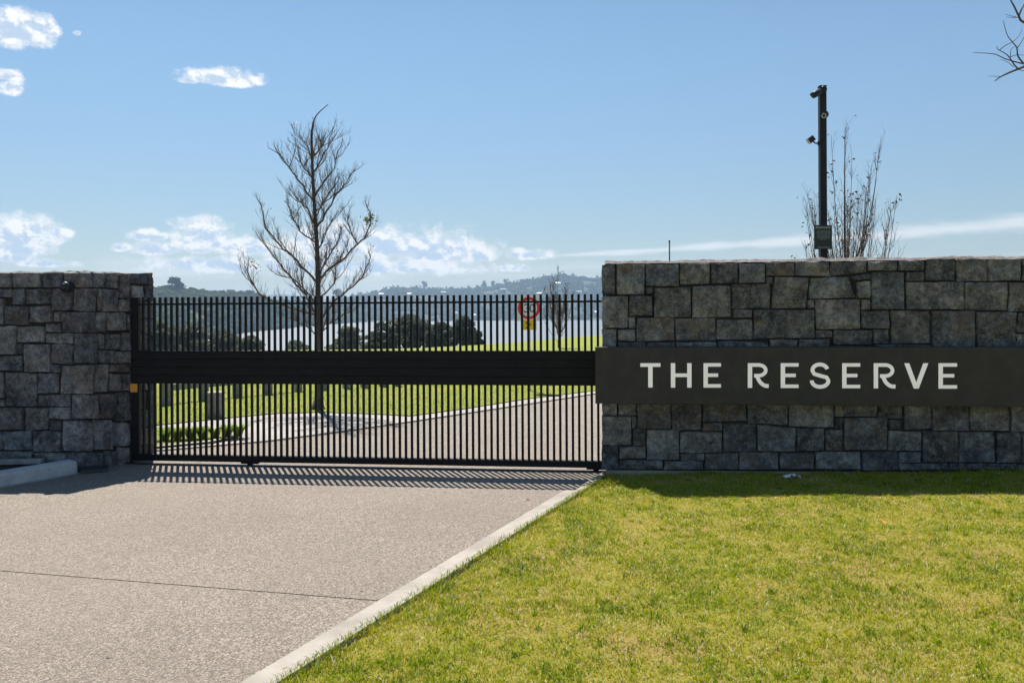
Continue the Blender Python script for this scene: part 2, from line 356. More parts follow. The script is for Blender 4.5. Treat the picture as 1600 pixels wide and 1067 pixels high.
# ------------------------------------------------------------------ geometry helpers
def P(x, y, Y):
    """World point at depth Y that a pixel of the 1600 px photograph sees."""
    tx, ty = px_true(x, y)
    return Vector((tx/FPX*Y, Y, EYE - ty/FPX*Y))
def G(x, y, z=0.0):
    tx, ty = px_true(x, y)
    return P(x, y, (EYE - z)*FPX/ty)
class MB:
    def __init__(s): s.v = []; s.f = []
    def add(s, verts, faces):
        k = len(s.v); s.v += [tuple(q) for q in verts]; s.f += [tuple(i+k for i in f) for f in faces]; return s
    def box(s, c, size, M=None):
        hx, hy, hz = (q/2 for q in size); c = Vector(c)
        vs = [Vector((a*hx, b*hy, d*hz)) for a in (-1, 1) for b in (-1, 1) for d in (-1, 1)]
        if M is not None: vs = [M @ q for q in vs]
        return s.add([c+q for q in vs], [(0, 1, 3, 2), (4, 6, 7, 5), (0, 4, 5, 1), (2, 3, 7, 6), (0, 2, 6, 4), (1, 5, 7, 3)])
    def bbox(s, c, size, b=0.004, M=None):
        """Box with chamfered long edges (bevel on all edges)."""
        hx, hy, hz = (q/2 for q in size); c = Vector(c); vs = []; idx = {}
        for a in (-1, 1):
            for e in (-1, 1):
                for d in (-1, 1):
                    for ax in range(3):
                        q = [a*(hx-b), e*(hy-b), d*(hz-b)]; q[ax] = (a*hx, e*hy, d*hz)[ax]
                        idx[(a, e, d, ax)] = len(vs); vs.append(Vector(q))
        fs = []
        for ax in range(3):
            o = [i for i in range(3) if i != ax]
            for sg in (-1, 1):
                f = []
                for (p_, q_) in ((-1, -1), (1, -1), (1, 1), (-1, 1)):
                    k = [0, 0, 0]; k[ax] = sg; k[o[0]] = p_; k[o[1]] = q_; f.append(idx[(*k, ax)])
                fs.append(f)
        for ax in range(3):
            o = [i for i in range(3) if i != ax]
            for p_ in (-1, 1):
                for q_ in (-1, 1):
                    k0 = [0, 0, 0]; k1 = [0, 0, 0]; k0[ax] = -1; k1[ax] = 1
                    for k in (k0, k1): k[o[0]] = p_; k[o[1]] = q_
                    fs.append([idx[(*k0, o[0])], idx[(*k1, o[0])], idx[(*k1, o[1])], idx[(*k0, o[1])]])
        for a in (-1, 1):
            for e in (-1, 1):
                for d in (-1, 1): fs.append([idx[(a, e, d, i)] for i in range(3)])
        if M is not None: vs = [M @ q for q in vs]
        return s.add([c+q for q in vs], fs)
    def tube(s, pts, rad, n=6, cap=True):
        pts = [Vector(q) for q in pts]; k0 = len(s.v); m = len(pts)
        up = Vector((0.31, 0.17, 0.93)).normalized()
        for i, q in enumerate(pts):
            d = (pts[min(i+1, m-1)] - pts[max(i-1, 0)])
            d = d.normalized() if d.length > 1e-9 else Vector((0, 0, 1))
            a = d.cross(up)
            if a.length < 0.05: a = d.cross(Vector((1, 0, 0)))
            a.normalize(); b = d.cross(a); r = rad[i] if isinstance(rad, (list, tuple)) else rad
            for j in range(n):
                an = 2*math.pi*j/n
                s.v.append(tuple(q + a*(math.cos(an)*r) + b*(math.sin(an)*r)))
        for i in range(m-1):
            for j in range(n):
                s.f.append((k0+i*n+j, k0+i*n+(j+1) % n, k0+(i+1)*n+(j+1) % n, k0+(i+1)*n+j))
        if cap and n > 2:
            s.f.append(tuple(k0+j for j in reversed(range(n)))); s.f.append(tuple(k0+(m-1)*n+j for j in range(n)))
        return s
    def lathe(s, c, axis, prof, n=20):
        """Surface of revolution: prof = (distance along axis, radius)."""
        axis = Vector(axis).normalized(); c = Vector(c)
        a = axis.cross(Vector((0, 0, 1)))
        if a.length < 0.05: a = Vector((1, 0, 0))
        a.normalize(); b = axis.cross(a); k0 = len(s.v)
        for (h, r) in prof:
            for j in range(n):
                an = 2*math.pi*j/n; s.v.append(tuple(c + axis*h + a*(r*math.cos(an)) + b*(r*math.sin(an))))
        for i in range(len(prof)-1):
            for j in range(n): s.f.append((k0+i*n+j, k0+i*n+(j+1) % n, k0+(i+1)*n+(j+1) % n, k0+(i+1)*n+j))
        s.f.append(tuple(k0+j for j in reversed(range(n)))); s.f.append(tuple(k0+(len(prof)-1)*n+j for j in range(n)))
        return s
    def prism(s, poly, vec):
        """Planar polygon (3D points) pushed along vec."""
        k = len(poly); vec = Vector(vec); poly = [Vector(q) for q in poly]
        return s.add(poly + [q+vec for q in poly], [tuple(range(k)), tuple(reversed(range(k, 2*k)))] + [(i, i+k, (i+1) % k + k, (i+1) % k) for i in range(k)])
    def build(s, name, m, parent=None, smooth=False, origin=None):
        o0 = Vector(origin) if origin is not None else (parent_base(parent) if parent else Vector((0, 0, 0)))
        me = bpy.data.meshes.new(name)
        me.from_pydata([(q[0]-o0.x, q[1]-o0.y, q[2]-o0.z) for q in s.v], [], s.f); me.update()
        me.materials.append(MATS[m])
        if smooth: me.polygons.foreach_set('use_smooth', [True]*len(me.polygons))
        o = bpy.data.objects.new(name, me); COL.objects.link(o)
        if parent: o.parent = parent
        elif origin is not None: o.location = o0
        return o
def parent_base(o):
    b = Vector(o.location)
    while o.parent: o = o.parent; b += Vector(o.location)
    return b
def tag(o, label=None, cat=None, group=None, kind=None):
    for k, v in (('label', label), ('category', cat), ('group', group), ('kind', kind)):
        if v: o[k] = v
    return o
def thing(name, loc, label, cat, group=None):
    o = bpy.data.objects.new(name, None); COL.objects.link(o); o.location = loc; o.empty_display_size = 0.2
    return tag(o, label, cat, group)
def np_mesh(name, verts, faces_flat, n_per, m, parent=None, origin=(0, 0, 0), attrs=None, smooth=False):
    """Large mesh from numpy arrays; every face has n_per corners."""
    me = bpy.data.meshes.new(name); nf = len(faces_flat)//n_per
    v = np.asarray(verts, dtype=np.float32) - np.asarray(origin, dtype=np.float32)
    me.vertices.add(len(v)); me.vertices.foreach_set('co', v.ravel())
    me.loops.add(len(faces_flat)); me.loops.foreach_set('vertex_index', np.asarray(faces_flat, dtype=np.int32))
    me.polygons.add(nf); me.polygons.foreach_set('loop_start', np.arange(nf, dtype=np.int32)*n_per)
    me.update(calc_edges=True); me.validate()
    if smooth: me.polygons.foreach_set('use_smooth', np.ones(nf, dtype=bool))
    for k, a in (attrs or {}).items():
        at = me.attributes.new(k, 'FLOAT', 'POINT'); at.data.foreach_set('value', np.asarray(a, dtype=np.float32))
    me.materials.append(MATS[m])
    o = bpy.data.objects.new(name, me); COL.objects.link(o)
    if parent: o.parent = parent
    else: o.location = origin
    return o
def sheet(name, poly, z, m, kind='structure'):
    mb = MB(); mb.add([(a, b, z) for a, b in poly], [tuple(range(len(poly)))])
    o = mb.build(name, m); tag(o, kind=kind); return o
rng = random.Random(7); nr = np.random.default_rng(11)

# ------------------------------------------------------------------ far land and sea
SEA = -25.0
PXS  = [-600, 100, 240, 335, 450, 540, 578, 620, 800, 940, 1400, 2600]
SHORE = [500, 560, 700, 930, 1400, 1950, 2190, 2250, 2333, 2333, 2300, 2200]
RPX  = [-600, 100, 240, 270, 330, 400, 440, 480, 530, 570, 620, 700, 760, 800, 850, 890, 940, 1000, 1400, 2600]
RDIS = [1100, 1100, 1150, 1180, 1250, 1400, 1700, 2200, 2700, 2900, 2950, 3000, 3000, 3000, 2950, 2900, 2900, 2900, 2900, 2800]
RTOP = [452, 454, 459, 460, 462, 468, 478, 482, 474, 463, 453, 455, 453, 448, 438, 435, 441, 450, 455, 450]
def az_px(th): return 800 + FPX*math.tan(max(-1.2, min(1.2, th)))
def land(th, r):
    p = az_px(th); c = max(0.2, math.cos(th))
    sh = np.interp(p, PXS, SHORE)/c; rd = np.interp(p, RPX, RDIS)/c; top = np.interp(p, RPX, RTOP)
    tx, ty = px_true(min(max(p, -600), 2600), top)
    ztop = EYE - ty/FPX*rd*c
    if r < sh: return SEA - min(14.0, (sh-r)*0.12)
    k = min(1.0, (r-sh)/(rd-sh)); s = k*k*(3-2*k)*0.75 + 0.25*k
    h = SEA + (ztop-SEA)*s
    h += 5.0*mnoise.noise(Vector((math.sin(th)*r*0.006, math.cos(th)*r*0.006, 0.0)))*min(1.0, k*3)*(1.0-0.6*k)
    if r > rd: h = ztop - (r-rd)*0.03
    far = 5200.0
    if r > far-700:                                       # a further range that shows in the dip
        q = max(0.0, 1-abs(r-far)/700); h = max(h, SEA + (EYE+27.0*far/FPX - SEA)*q*(0.93+0.1*math.sin(th*40)+0.04*math.sin(th*97)))
    return max(h, SEA-12)
def edge_r(th):
    return float(np.interp(az_px(th), [-400, 300, 560, 640, 700, 800, 935, 1600], [40, 38, 38.5, 39.0, 41.0, 45.0, 58.0, 75.0]))/max(0.3, math.cos(th))
def terrain_z(th, r):
    e = edge_r(th)
    if abs(th) > 1.0: e = 70.0
    if r < e: return -0.06
    if r < e+400:
        k = (r-e)/110.0
        z = -0.06 - 0.0*k - (1-math.exp(-k*1.1))*30.0 - min(k, 1)*4
        return max(z, SEA-10) if r < 560 else SEA-10
    return land(th, r)
radii = [0.0, 6, 14, 22, 30, 36, 39, 42, 46, 52, 60, 70, 85, 105, 130, 170, 220, 300, 400, 500, 560] + list(np.linspace(600, 3200, 90)) + list(np.linspace(3300, 6000, 22)) + [9000]
ths = sorted(set(list(np.linspace(-math.pi, math.pi, 61)) + list(np.linspace(-0.75, 0.75, 241))))
tv = []; tf = []
for r in radii:
    for th in ths:
        tv.append((math.sin(th)*r, math.cos(th)*r, terrain_z(th, r) if r < 6500 else SEA-15))
nt_ = len(ths)
for i in range(len(radii)-1):
    for j in range(nt_-1): tf.append((i*nt_+j, i*nt_+j+1, (i+1)*nt_+j+1, (i+1)*nt_+j))
mb = MB(); mb.v = tv; mb.f = [tuple(reversed(f)) for f in tf]
terrain = mb.build('terrain', 'hill_ground', smooth=True); tag(terrain, kind='structure')
mb = MB(); R_ = 6400
mb.add([(math.cos(a)*R_, math.sin(a)*R_, SEA) for a in np.linspace(0, 2*math.pi, 64, endpoint=False)], [tuple(range(64))])
tag(mb.build('sea', 'sea_water'), kind='structure')

def ico_template(seed, sub=2, jag=0.35, squash=0.85):
    import bmesh
    bm = bmesh.new(); bmesh.ops.create_icosphere(bm, subdivisions=sub, radius=1.0)
    r = random.Random(seed)
    for v in bm.verts:
        k = 1.0 + jag*(r.random()-0.5)*2
        v.co = Vector((v.co.x*k, v.co.y*k, v.co.z*k*squash))
    vs = np.array([v.co[:] for v in bm.verts]); fs = np.array([[q.index for q in f.verts] for f in bm.faces]); bm.free()
    return vs, fs
TPL = [ico_template(s) for s in range(6)]
def blobs(name, items, m, parent=None, origin=(0, 0, 0)):
    vs = []; fs = []; k = 0
    for (x, y, z, rx, rz, ti, rot) in items:
        v, f = TPL[ti % len(TPL)]; c, s = math.cos(rot), math.sin(rot)
        vs.append(np.stack([(v[:, 0]*c-v[:, 1]*s)*rx+x, (v[:, 0]*s+v[:, 1]*c)*rx+y, v[:, 2]*rz+z], 1)); fs.append(f+k); k += len(v)
    return np_mesh(name, np.concatenate(vs), np.concatenate(fs).ravel(), 3, m, parent, origin)
items = []
while len(items) < 4600:
    p = rng.uniform(150, 1050); th = math.atan((p-800)/FPX)
    c = math.cos(th); sh = np.interp(p, PXS, SHORE)/c; rd = np.interp(p, RPX, RDIS)/c
    k = rng.random()**0.8; r = sh + 15 + (rd-sh-10)*k
    if mnoise.noise(Vector((math.sin(th)*r*0.01, math.cos(th)*r*0.01, 4.0))) < -0.28: continue
    h = rng.uniform(3.0, 7.5)*(1.0+0.35*(r > 1800) + 0.15*(r < 1500))
    items.append((math.sin(th)*r, math.cos(th)*r, land(th, r)+h*0.35, h*rng.uniform(0.75, 1.3), h*0.8, rng.randrange(6), rng.random()*6))
for i in range(760):                                    # the ridge line itself
    p = rng.uniform(200, 1000); th = math.atan((p-800)/FPX); c = math.cos(th); rd = np.interp(p, RPX, RDIS)/c + rng.uniform(-50, 10)
    tall = mnoise.noise(Vector((p*0.02, 1.7, 0)))
    h = rng.uniform(3.5, 7.0)*(1.15+0.15*(rd > 1800))*(1.0 + 0.9*max(0, tall))*rng.choice([0.8, 1.0, 1.0, 1.5])
    x, y, z = math.sin(th)*rd, math.cos(th)*rd, land(th, rd)
    items.append((x, y, z+h*0.3, h*0.7, h*0.75, rng.randrange(6), rng.random()*6))
    if rd > 1800 and rng.random() < 0.22:               # gum trees that stand clear of the canopy
        for q in range(4):
            items.append((x+rng.uniform(-4, 4), y, z+h+rng.uniform(1, 7), rng.uniform(1.4, 2.6), rng.uniform(1.0, 1.9), rng.randrange(6), rng.random()*6))
        items.append((x, y, z+h*0.8, 0.5, h, 0, 0))
fo = blobs('distant_forest', items, 'forest_canopy'); tag(fo, 'hazy dark forest covering the hills across the water', 'forest', kind='stuff')

def leaf_cloud(name, centres, n, size, m, parent, seed, flat=0.0):
    """Leaf-sized quads spread through several ellipsoids (centre, rx, ry, rz)."""
    g = np.random.default_rng(seed); vol = np.array([c[1]*c[2]*c[3] for c in centres]); pick = g.choice(len(centres), n, p=vol/vol.sum())
    C = np.array([c[0] for c in centres], dtype=float)[pick]; R = np.array([c[1:4] for c in centres])[pick]
    d = g.normal(size=(n, 3)); d /= np.linalg.norm(d, axis=1)[:, None]; rad = g.random(n)**0.4
    pos = C + d*R*rad[:, None]
    a = g.normal(size=(n, 3)); a /= np.linalg.norm(a, axis=1)[:, None]; b = np.cross(a, g.normal(size=(n, 3))); b /= np.linalg.norm(b, axis=1)[:, None]
    s = size*(0.5+g.random(n))[:, None]
    v = np.stack([pos-a*s, pos+b*s*0.5, pos+a*s, pos-b*s*0.5], 1).reshape(-1, 3)
    return np_mesh(name, v, np.arange(4*n), 4, m, parent, parent_base(parent))
def leafy_tree(name, px, ptop, pbase, Y, wpx, label, m, n=2200, leaf=0.16, lobes=9, seed=0, group=None, trunk=0.16, layered=False):
    r = random.Random(seed); base = P(px, pbase, Y); top = P(px, ptop, Y).z; H = top-base.z; W = wpx/FPX*Y
    t = thing(name, base, label, 'tree', group)
    cs = []; mb = MB()
    for i in range(lobes):
        f = r.uniform(0.35, 0.92); rr = W*0.5*(1.0-0.55*max(0, f-0.4)/0.6)
        an = r.random()*6.28; k = r.uniform(0.15, 0.7) if lobes > 5 else r.uniform(0.05, 0.35)
        c = base + Vector((math.cos(an)*rr*k, math.sin(an)*rr*k, H*f*0.93))
        rz = H*(0.07 if layered else 0.16)*r.uniform(0.8, 1.3)
        kk = 0.72 if lobes > 20 else 1.0
        cs.append((tuple(c), W*r.uniform(0.16, 0.27)*kk, W*r.uniform(0.16, 0.27)*kk, rz))
        mid = base.lerp(c, 0.5) + Vector((0, 0, -H*0.06))
        mb.tube([base+Vector((0, 0, H*0.25)), mid, c], [trunk*0.5, trunk*0.33, trunk*0.1], 5)
    cs.append((tuple(base+Vector((0, 0, H*0.9))), W*0.14, W*0.14, H*0.1))
    mt = MB().tube([base-Vector((0, 0, 0.3*H)), base+Vector((0.02*W, 0, H*0.2)), base+Vector((0, 0, H*0.5)), base+Vector((0, 0, H*0.85))], [trunk*1.2, trunk, trunk*0.7, trunk*0.2], 7)
    mt.build('trunk', 'bark', t, True); mb.build('limb', 'bark', t, True)
    leaf_cloud('crown', cs, n, leaf, m, t, seed+5)
    return t
# trees one can tell apart on the ridges
leafy_tree('ridge_tree', 272, 434, 461, 1150, 34, 'large rounded tree rising above the left ridge beside the stone pillar', 'forest_canopy', 1500, 1.6, 9, 21, trunk=0.8)
leafy_tree('ridge_tree', 528, 452, 470, 2500, 26, 'rounded tree clump on the low ridge right of the bare tree', 'forest_canopy', 700, 2.4, 7, 22, trunk=1.0)
leafy_tree('ridge_tree', 662, 439, 451, 2950, 13, 'lone round topped tree standing clear on the far ridge', 'forest_canopy', 320, 2.0, 7, 23, trunk=0.8)
for i, (px, pt, w) in enumerate([(757, 438, 15), (771, 438, 17), (789, 436, 17), (815, 436, 14)]):
    leafy_tree('ridge_tree', px, pt, 455, 2990, w, ['tall gum tree on the far ridge, leftmost of four in the middle', 'tall gum tree on the far ridge, second from left of four', 'tall gum tree on the far ridge, third from left of four', 'tall gum tree on the far ridge, rightmost of four in the middle'][i], 'forest_canopy', 300, 2.6, 5, 30+i, 'gum trees on the far ridge', 0.9)

# houses scattered on the far shore
for i, (px, py, w) in enumerate([(596, 463, 13), (640, 462, 10), (693, 460, 14), (712, 493, 11), (741, 496, 12), (786, 455, 15), (843, 462, 13), (872, 446, 14), (905, 459, 12), (931, 492, 12)]):
    th = math.atan(px_true(px, py)[0]/FPX); best = None
    c = math.cos(th); sh = float(np.interp(px, PXS, SHORE))/c; rd = float(np.interp(px, RPX, RDIS))/c
    for r in np.linspace(sh+5, rd, 80):
        zz = EYE - px_true(px, py)[1]/FPX*r*c
        dd = abs(zz-land(th, r))
        if best is None or dd < best[0]: best = (dd, r)
    r = best[1]; b = Vector((math.sin(th)*r, math.cos(th)*r, land(th, r))); W = w*0.62/FPX*r; D = 8.0; Hh = rng.uniform(2.6, 4.2)
    h = thing('house', b, ['leftmost of the small pale houses across the water', 'second from left of the pale houses across the water', 'third from left of the pale houses across the water, on the hillside', 'fourth from left of the pale houses, close to the far shoreline', 'fifth from left of the pale houses, close to the far shoreline', 'sixth from left of the pale houses, below the ridge gum trees', 'seventh from left of the pale houses, just right of the speed sign', 'highest of the small pale houses across the water, near the hilltop', 'second from right of the pale houses across the water', 'rightmost pale house across the water, close to the shoreline'][i], 'house', 'houses across the water')
    M = Matrix.Rotation(rng.uniform(-0.5, 0.5)-th, 3, 'Z')
    MB().box(b+Vector((0, 0, Hh/2+1.5)), (W, D, Hh+3), M).build('wall', 'house_wall', h)
    rf = MB(); e = 0.8; z0 = Hh+3.0
    pts = [Vector((-W/2-e, -D/2-e, z0)), Vector((W/2+e, -D/2-e, z0)), Vector((W/2+e, D/2+e, z0)), Vector((-W/2-e, D/2+e, z0)), Vector((-W/2+1, 0, z0+2.6)), Vector((W/2-1, 0, z0+2.6))]
    rf.add([b+M @ q for q in pts], [(0, 1, 5, 4), (2, 3, 4, 5), (1, 2, 5), (3, 0, 4), (3, 2, 1, 0)]); rf.build('roof', 'house_roof', h)
    for k in (-0.28, 0.22):
        MB().box(b+M @ Vector((W*k, -D/2-0.03, Hh*0.5+1.8)), (W*0.22, 0.1, 1.8), M).build('window', 'house_glass', h)

# trees below the lawn edge
CT = [(596, 503, 110, 66, 'dark spreading tree below the lawn, left part of the clump behind the gate', 'dark_foliage'),
      (640, 490, 112, 92, 'tallest dark spreading tree of the clump behind the middle of the gate', 'dark_foliage'),
      (690, 502, 108, 56, 'dark lower tree at the right side of the clump behind the gate', 'dark_foliage'),
      (726, 493, 100, 46, 'dark upright tree standing apart, left of the speed sign', 'dark_foliage'),
      (748, 516, 98, 34, 'low dark bush at the right foot of the upright tree', 'dark_foliage'),
      (545, 508, 150, 80, 'hazy grey leafy tree just right of the bare trunk', 'grey_foliage'),
      (252, 500, 150, 60, 'grey green tree showing through the gate nearest the left pillar', 'grey_foliage'),
      (300, 504, 165, 74, 'grey green tree through the gate, second from the left pillar', 'grey_foliage'),
      (350, 515, 170, 70, 'low grey green tree through the gate, third from left pillar', 'grey_foliage'),
      (394, 523, 140, 52, 'low bushy tree before the bright water, left of the bare trunk', 'grey_foliage'),
      (462, 531, 150, 70, 'low grey bush behind the bare tree trunk', 'grey_foliage')]
for i, (px, pt, Y, w, lab, m_) in enumerate(CT):
    leafy_tree('coastal_tree', px, pt, pt+70, Y, w*1.25, lab, m_, 7000, 0.0017*Y, 30, 141+i*7, trunk=0.004*Y, layered=True)

# ------------------------------------------------------------------ near ground: drive, channel, path, lawns, kerbs
def kx(Y, off=0.0): return -1.255 + 0.4006*(Y-4.105) + off       # drive side of the right kerb
CH = [(-9.5, 10.75), (-6.5, 10.80), (-4.3, 10.96), (-3.18, 11.72), (-2.4, 12.6), (-1.56, 13.66), (0.1, 15.9), (1.68, 18.07), (3.6, 20.2), (7, 22.6), (14, 25)]
LE = [(-5.75, 12.9), (-5.0, 13.76), (-4.5, 14.3), (-3.93, 14.85), (-3.2, 15.0), (-2.3, 14.72), (-1.64, 14.4), (-0.88, 15.35), (0.37, 17.2), (1.72, 18.75), (3.5, 20.75), (6.9, 23.1), (14, 25.6)]
# the drive, with a sawn joint as a real gap
J0, J1 = G(0, 892), G(577, 938)
def jy(x, d=0.0): return J0.y + (J1.y-J0.y)*(x-J0.x)/(J1.x-J0.x) + d
k0 = kx(4.105-8)
sheet('driveway', [(-9.5, -5), (kx(-5), -5), (kx(jy(-0.84)-0.005), jy(-0.84, -0.006)), (-9.5, jy(-9.5, -0.006))], 0.0, 'exposed_aggregate')
front = [(-9.5, jy(-9.5, 0.006)), (kx(jy(-0.84)), jy(-0.84, 0.006)), (kx(8.455), 8.455), (kx(8.455, 0.13), 8.455), (kx(9.9, 0.14), 9.9), (1.6, 10.4), (5, 9.8), (14, 9.2), (14, 25)]
sheet('driveway', front + [q for q in reversed(CH)][1:], 0.0, 'exposed_aggregate')
# drainage channel along the far side of the drive
def strip(name, pts, w0, w1, z0, z1, m, kind='structure'):
    mb = MB(); n = len(pts); L = []; Rr = []
    for i, q in enumerate(pts):
        a = Vector((*pts[max(i-1, 0)], 0)); b = Vector((*pts[min(i+1, n-1)], 0)); d = (b-a).normalized(); nn = Vector((-d.y, d.x, 0))
        c = Vector((*q, 0)); L.append(c+nn*w0+Vector((0, 0, z0))); Rr.append(c+nn*w1+Vector((0, 0, z1)))
    mb.add(L+Rr, [(i, i+1, n+i+1, n+i) for i in range(n-1)]); o = mb.build(name, m); tag(o, kind=kind); return o
strip('drain_channel', CH, -0.02, 0.05, 0.004, 0.004, 'mortar')
strip('path_edging', CH, 0.05, 0.17, 0.012, 0.012, 'concrete')
sheet('footpath', [(a, b+0.15) for a, b in CH[1:]] + [q for q in reversed(LE)] + [(-9.5, 12.2)], 0.006, 'path_concrete')
# rear lawn
far_edge = []
for p in range(-600, 2000, 60):
    th = math.atan((p-800)/FPX); e = edge_r(th)+1.0; far_edge.append((math.sin(th)*e, math.cos(th)*e))
mb = MB(); lawn_poly = [(-40, 12.0), (-9.5, 12.2)] + LE + [(40, 26)] + list(reversed(far_edge))
sheet('rear_lawn', lawn_poly, 0.02, 'rear_lawn_turf')
# lawn bed inside the gate on the left, with flax
bedp = [(-8.0, 11.0), (-4.45, 11.15), (-3.95, 11.55), (-3.75, 12.0), (-3.95, 12.55), (-4.6, 12.75), (-5.2, 13.1), (-8.0, 12.6)]
sheet('planting_bed', bedp, 0.03, 'rear_lawn_turf')
strip('bed_edging', bedp[:6], -0.09, 0.0, 0.04, 0.045, 'concrete')

# right kerb: flat channel, sloped face, rounded top
kb = MB(); prof = [(0.0, 0.003), (0.10, 0.004), (0.155, 0.035), (0.195, 0.045), (0.235, 0.043), (0.25, -0.05)]
Ys = list(np.linspace(-4, 8.45, 30))
for y in Ys:
    for (o, z) in prof: kb.v.append((kx(y, o), y, z))
np_ = len(prof)
for i in range(len(Ys)-1):
    for j in range(np_-1): kb.f.append((i*np_+j, i*np_+j+1, (i+1)*np_+j+1, (i+1)*np_+j))
kb.f.append(tuple(np_*(len(Ys)-1)+j for j in range(np_)))
kerb = kb.build('kerb', 'concrete'); tag(kerb, kind='structure')
kb = MB(); Ys = list(np.linspace(8.462, 9.5, 8)); prof2 = [(0.115, -0.01), (0.125, 0.03), (0.16, 0.045), (0.235, 0.043), (0.25, -0.05)]
for y in Ys:
    for (o, z) in prof2: kb.v.append((kx(y, o), y, z))
for i in range(len(Ys)-1):
    for j in range(4): kb.f.append((i*5+j, i*5+j+1, (i+1)*5+j+1, (i+1)*5+j))
kb.f.append((0, 1, 2, 3, 4))
tag(kb.build('kerb', 'concrete'), kind='structure')

# front lawn ground
def lawn_z(x, y):
    d = x - kx(y, 0.245)
    return 0.012 + 0.0235*max(0, d) + 0.018*min(1, max(0, d)/0.3) + 0.014*mnoise.noise(Vector((x*1.6, y*1.6, 0))) + 0.008*mnoise.noise(Vector((x*5, y*5, 3)))
mb = MB(); NXg, NYg = 70, 90
def wall_y(x): return 9.08 - 0.128*(x-0.92)
for j in range(NYg+1):
    for i in range(NXg+1):
        u = (i/NXg)**1.3; v = j/NYg
        y0 = -3.0; y1 = 9.25
        y = y0 + (y1-y0)*v; x = kx(y, 0.243) + (9.5-kx(y, 0.243))*u
        mb.v.append((x, y, lawn_z(x, y)))
for j in range(NYg):
    for i in range(NXg): mb.f.append((j*(NXg+1)+i, j*(NXg+1)+i+1, (j+1)*(NXg+1)+i+1, (j+1)*(NXg+1)+i))
tag(mb.build('lawn', 'lawn_ground', smooth=True), kind='structure')

def blades(name, xs, ys, zs, hs, ws, tones, lean, seed, m, label):
    g = np.random.default_rng(seed); n = len(xs); an = g.random(n)*2*np.pi
    dx, dy = np.cos(an), np.sin(an); la = g.random(n)*2*np.pi; ll = lean*(0.2+g.random(n))*hs
    lx, ly = np.cos(la)*ll, np.sin(la)*ll
    B = np.stack([xs, ys, zs-0.004], 1); W = np.stack([dx*ws, dy*ws, 0*ws], 1)
    M = B + np.stack([lx*0.35, ly*0.35, hs*0.55], 1); T = B + np.stack([lx, ly, hs*(1-0.25*np.minimum(1, ll/hs))], 1)
    v = np.stack([B-W, B+W, M+W*0.8, M-W*0.8, T], 1).reshape(-1, 3)
    k = np.arange(n)[:, None]*5
    f = np.concatenate([k+0, k+1, k+2, k+0, k+2, k+3, k+3, k+2, k+4], 1).ravel()
    o = np_mesh(name, v, f, 3, m, attrs={'tone': np.repeat(tones, 5)})
    return tag(o, label, 'grass', kind='stuff')
def fbm2(x, y, s, sd):
    return np.array([mnoise.fractal(Vector((a*s, b*s, sd)), 0.9, 2.0, 3) for a, b in zip(x, y)])
def lawn_scatter(n, y0, y1, seed):
    g = np.random.default_rng(seed)
    y = y0 + (y1-y0)*g.random(n*2); x0 = -1.255+0.4006*(y-4.105)+0.235
    xr = np.minimum(6.5, 0.5714*y*1.06+0.35); x = x0 + (xr-x0)*g.random(n*2)
    ok = (y < 9.08-0.128*(x-0.92)-0.01) & ((x > x0+0.02) | (g.random(n*2) < 0.5)); x, y = x[ok][:n], y[ok][:n]
    return x, y
gx, gy = [], []
for n, a, b in ((110000, 3.7, 5.6), (95000, 5.6, 7.4), (75000, 7.4, 9.12)):
    x, y = lawn_scatter(n, a, b, 100+int(a*10)); gx.append(x); gy.append(y)
gx = np.concatenate(gx); gy = np.concatenate(gy)
# clumping: sample a coarse noise grid
GS = 0.03; NGX, NGY = 300, 200
def grid_noise(scale, seed):
    a = np.zeros((NGX, NGY))
    for i in range(NGX):
        for j in range(NGY): a[i, j] = mnoise.fractal(Vector((i*GS*scale, j*GS*scale, seed)), 0.8, 2.0, 3)
    return a
gn1, gn2 = grid_noise(2.2, 1.0), grid_noise(13.0, 5.0)
def samp(a, x, y):
    fx = np.clip((x+2.0)/GS, 0, NGX-1.01); fy = np.clip((y-3.4)/GS, 0, NGY-1.01); i = fx.astype(int); j = fy.astype(int); u = fx-i; v = fy-j
    return a[i, j]*(1-u)*(1-v)+a[i+1, j]*u*(1-v)+a[i, j+1]*(1-u)*v+a[i+1, j+1]*u*v
n1, n2 = samp(gn1, gx, gy), samp(gn2, gx, gy)
lush = np.clip(0.45 + 0.55*n2 + 0.35*n1, 0, 1)
keep = nr.random(len(gx)) < 0.45+0.55*lush
gx, gy, lush, n1 = gx[keep], gy[keep], lush[keep], n1[keep]
gz = np.array([lawn_z(a, b) for a, b in zip(gx, gy)])
hs = (0.008 + 0.020*lush + 0.012*nr.random(len(gx)))*(0.75+0.5*nr.random(len(gx))); ws = 0.0016+0.0016*nr.random(len(gx))
edge = (gx - (-1.255+0.4006*(gy-4.105)+0.235)) < 0.12; hs[edge] *= 1.7
wallside = (9.08-0.128*(gx-0.92)-gy) < 0.08; hs[wallside] *= 1.7
dry = np.clip((samp(gn1, gx*0.83+1.7, gy*0.83+1.1)-0.22)*2.6, 0, 1)*np.clip(0.6+samp(gn2, gx, gy), 0.2, 1)
tone = np.clip(0.58 + 0.22*dry - 0.32*lush - 0.12*n1 + 0.19*nr.normal(size=len(gx)), 0, 1)
tone[nr.random(len(gx)) < 0.07] = 0.88; tone[nr.random(len(gx)) < 0.035] = 1.0
tn = 520; tx, ty = lawn_scatter(tn, 3.8, 9.0, 77); tk = 16
ang = nr.random((len(tx), tk))*6.28; rad_ = 0.035*np.sqrt(nr.random((len(tx), tk)))*(0.5+nr.random((len(tx), 1)))
ux = (tx[:, None]+np.cos(ang)*rad_).ravel(); uy = (ty[:, None]+np.sin(ang)*rad_).ravel(); uz = np.array([lawn_z(a, b) for a, b in zip(ux, uy)])
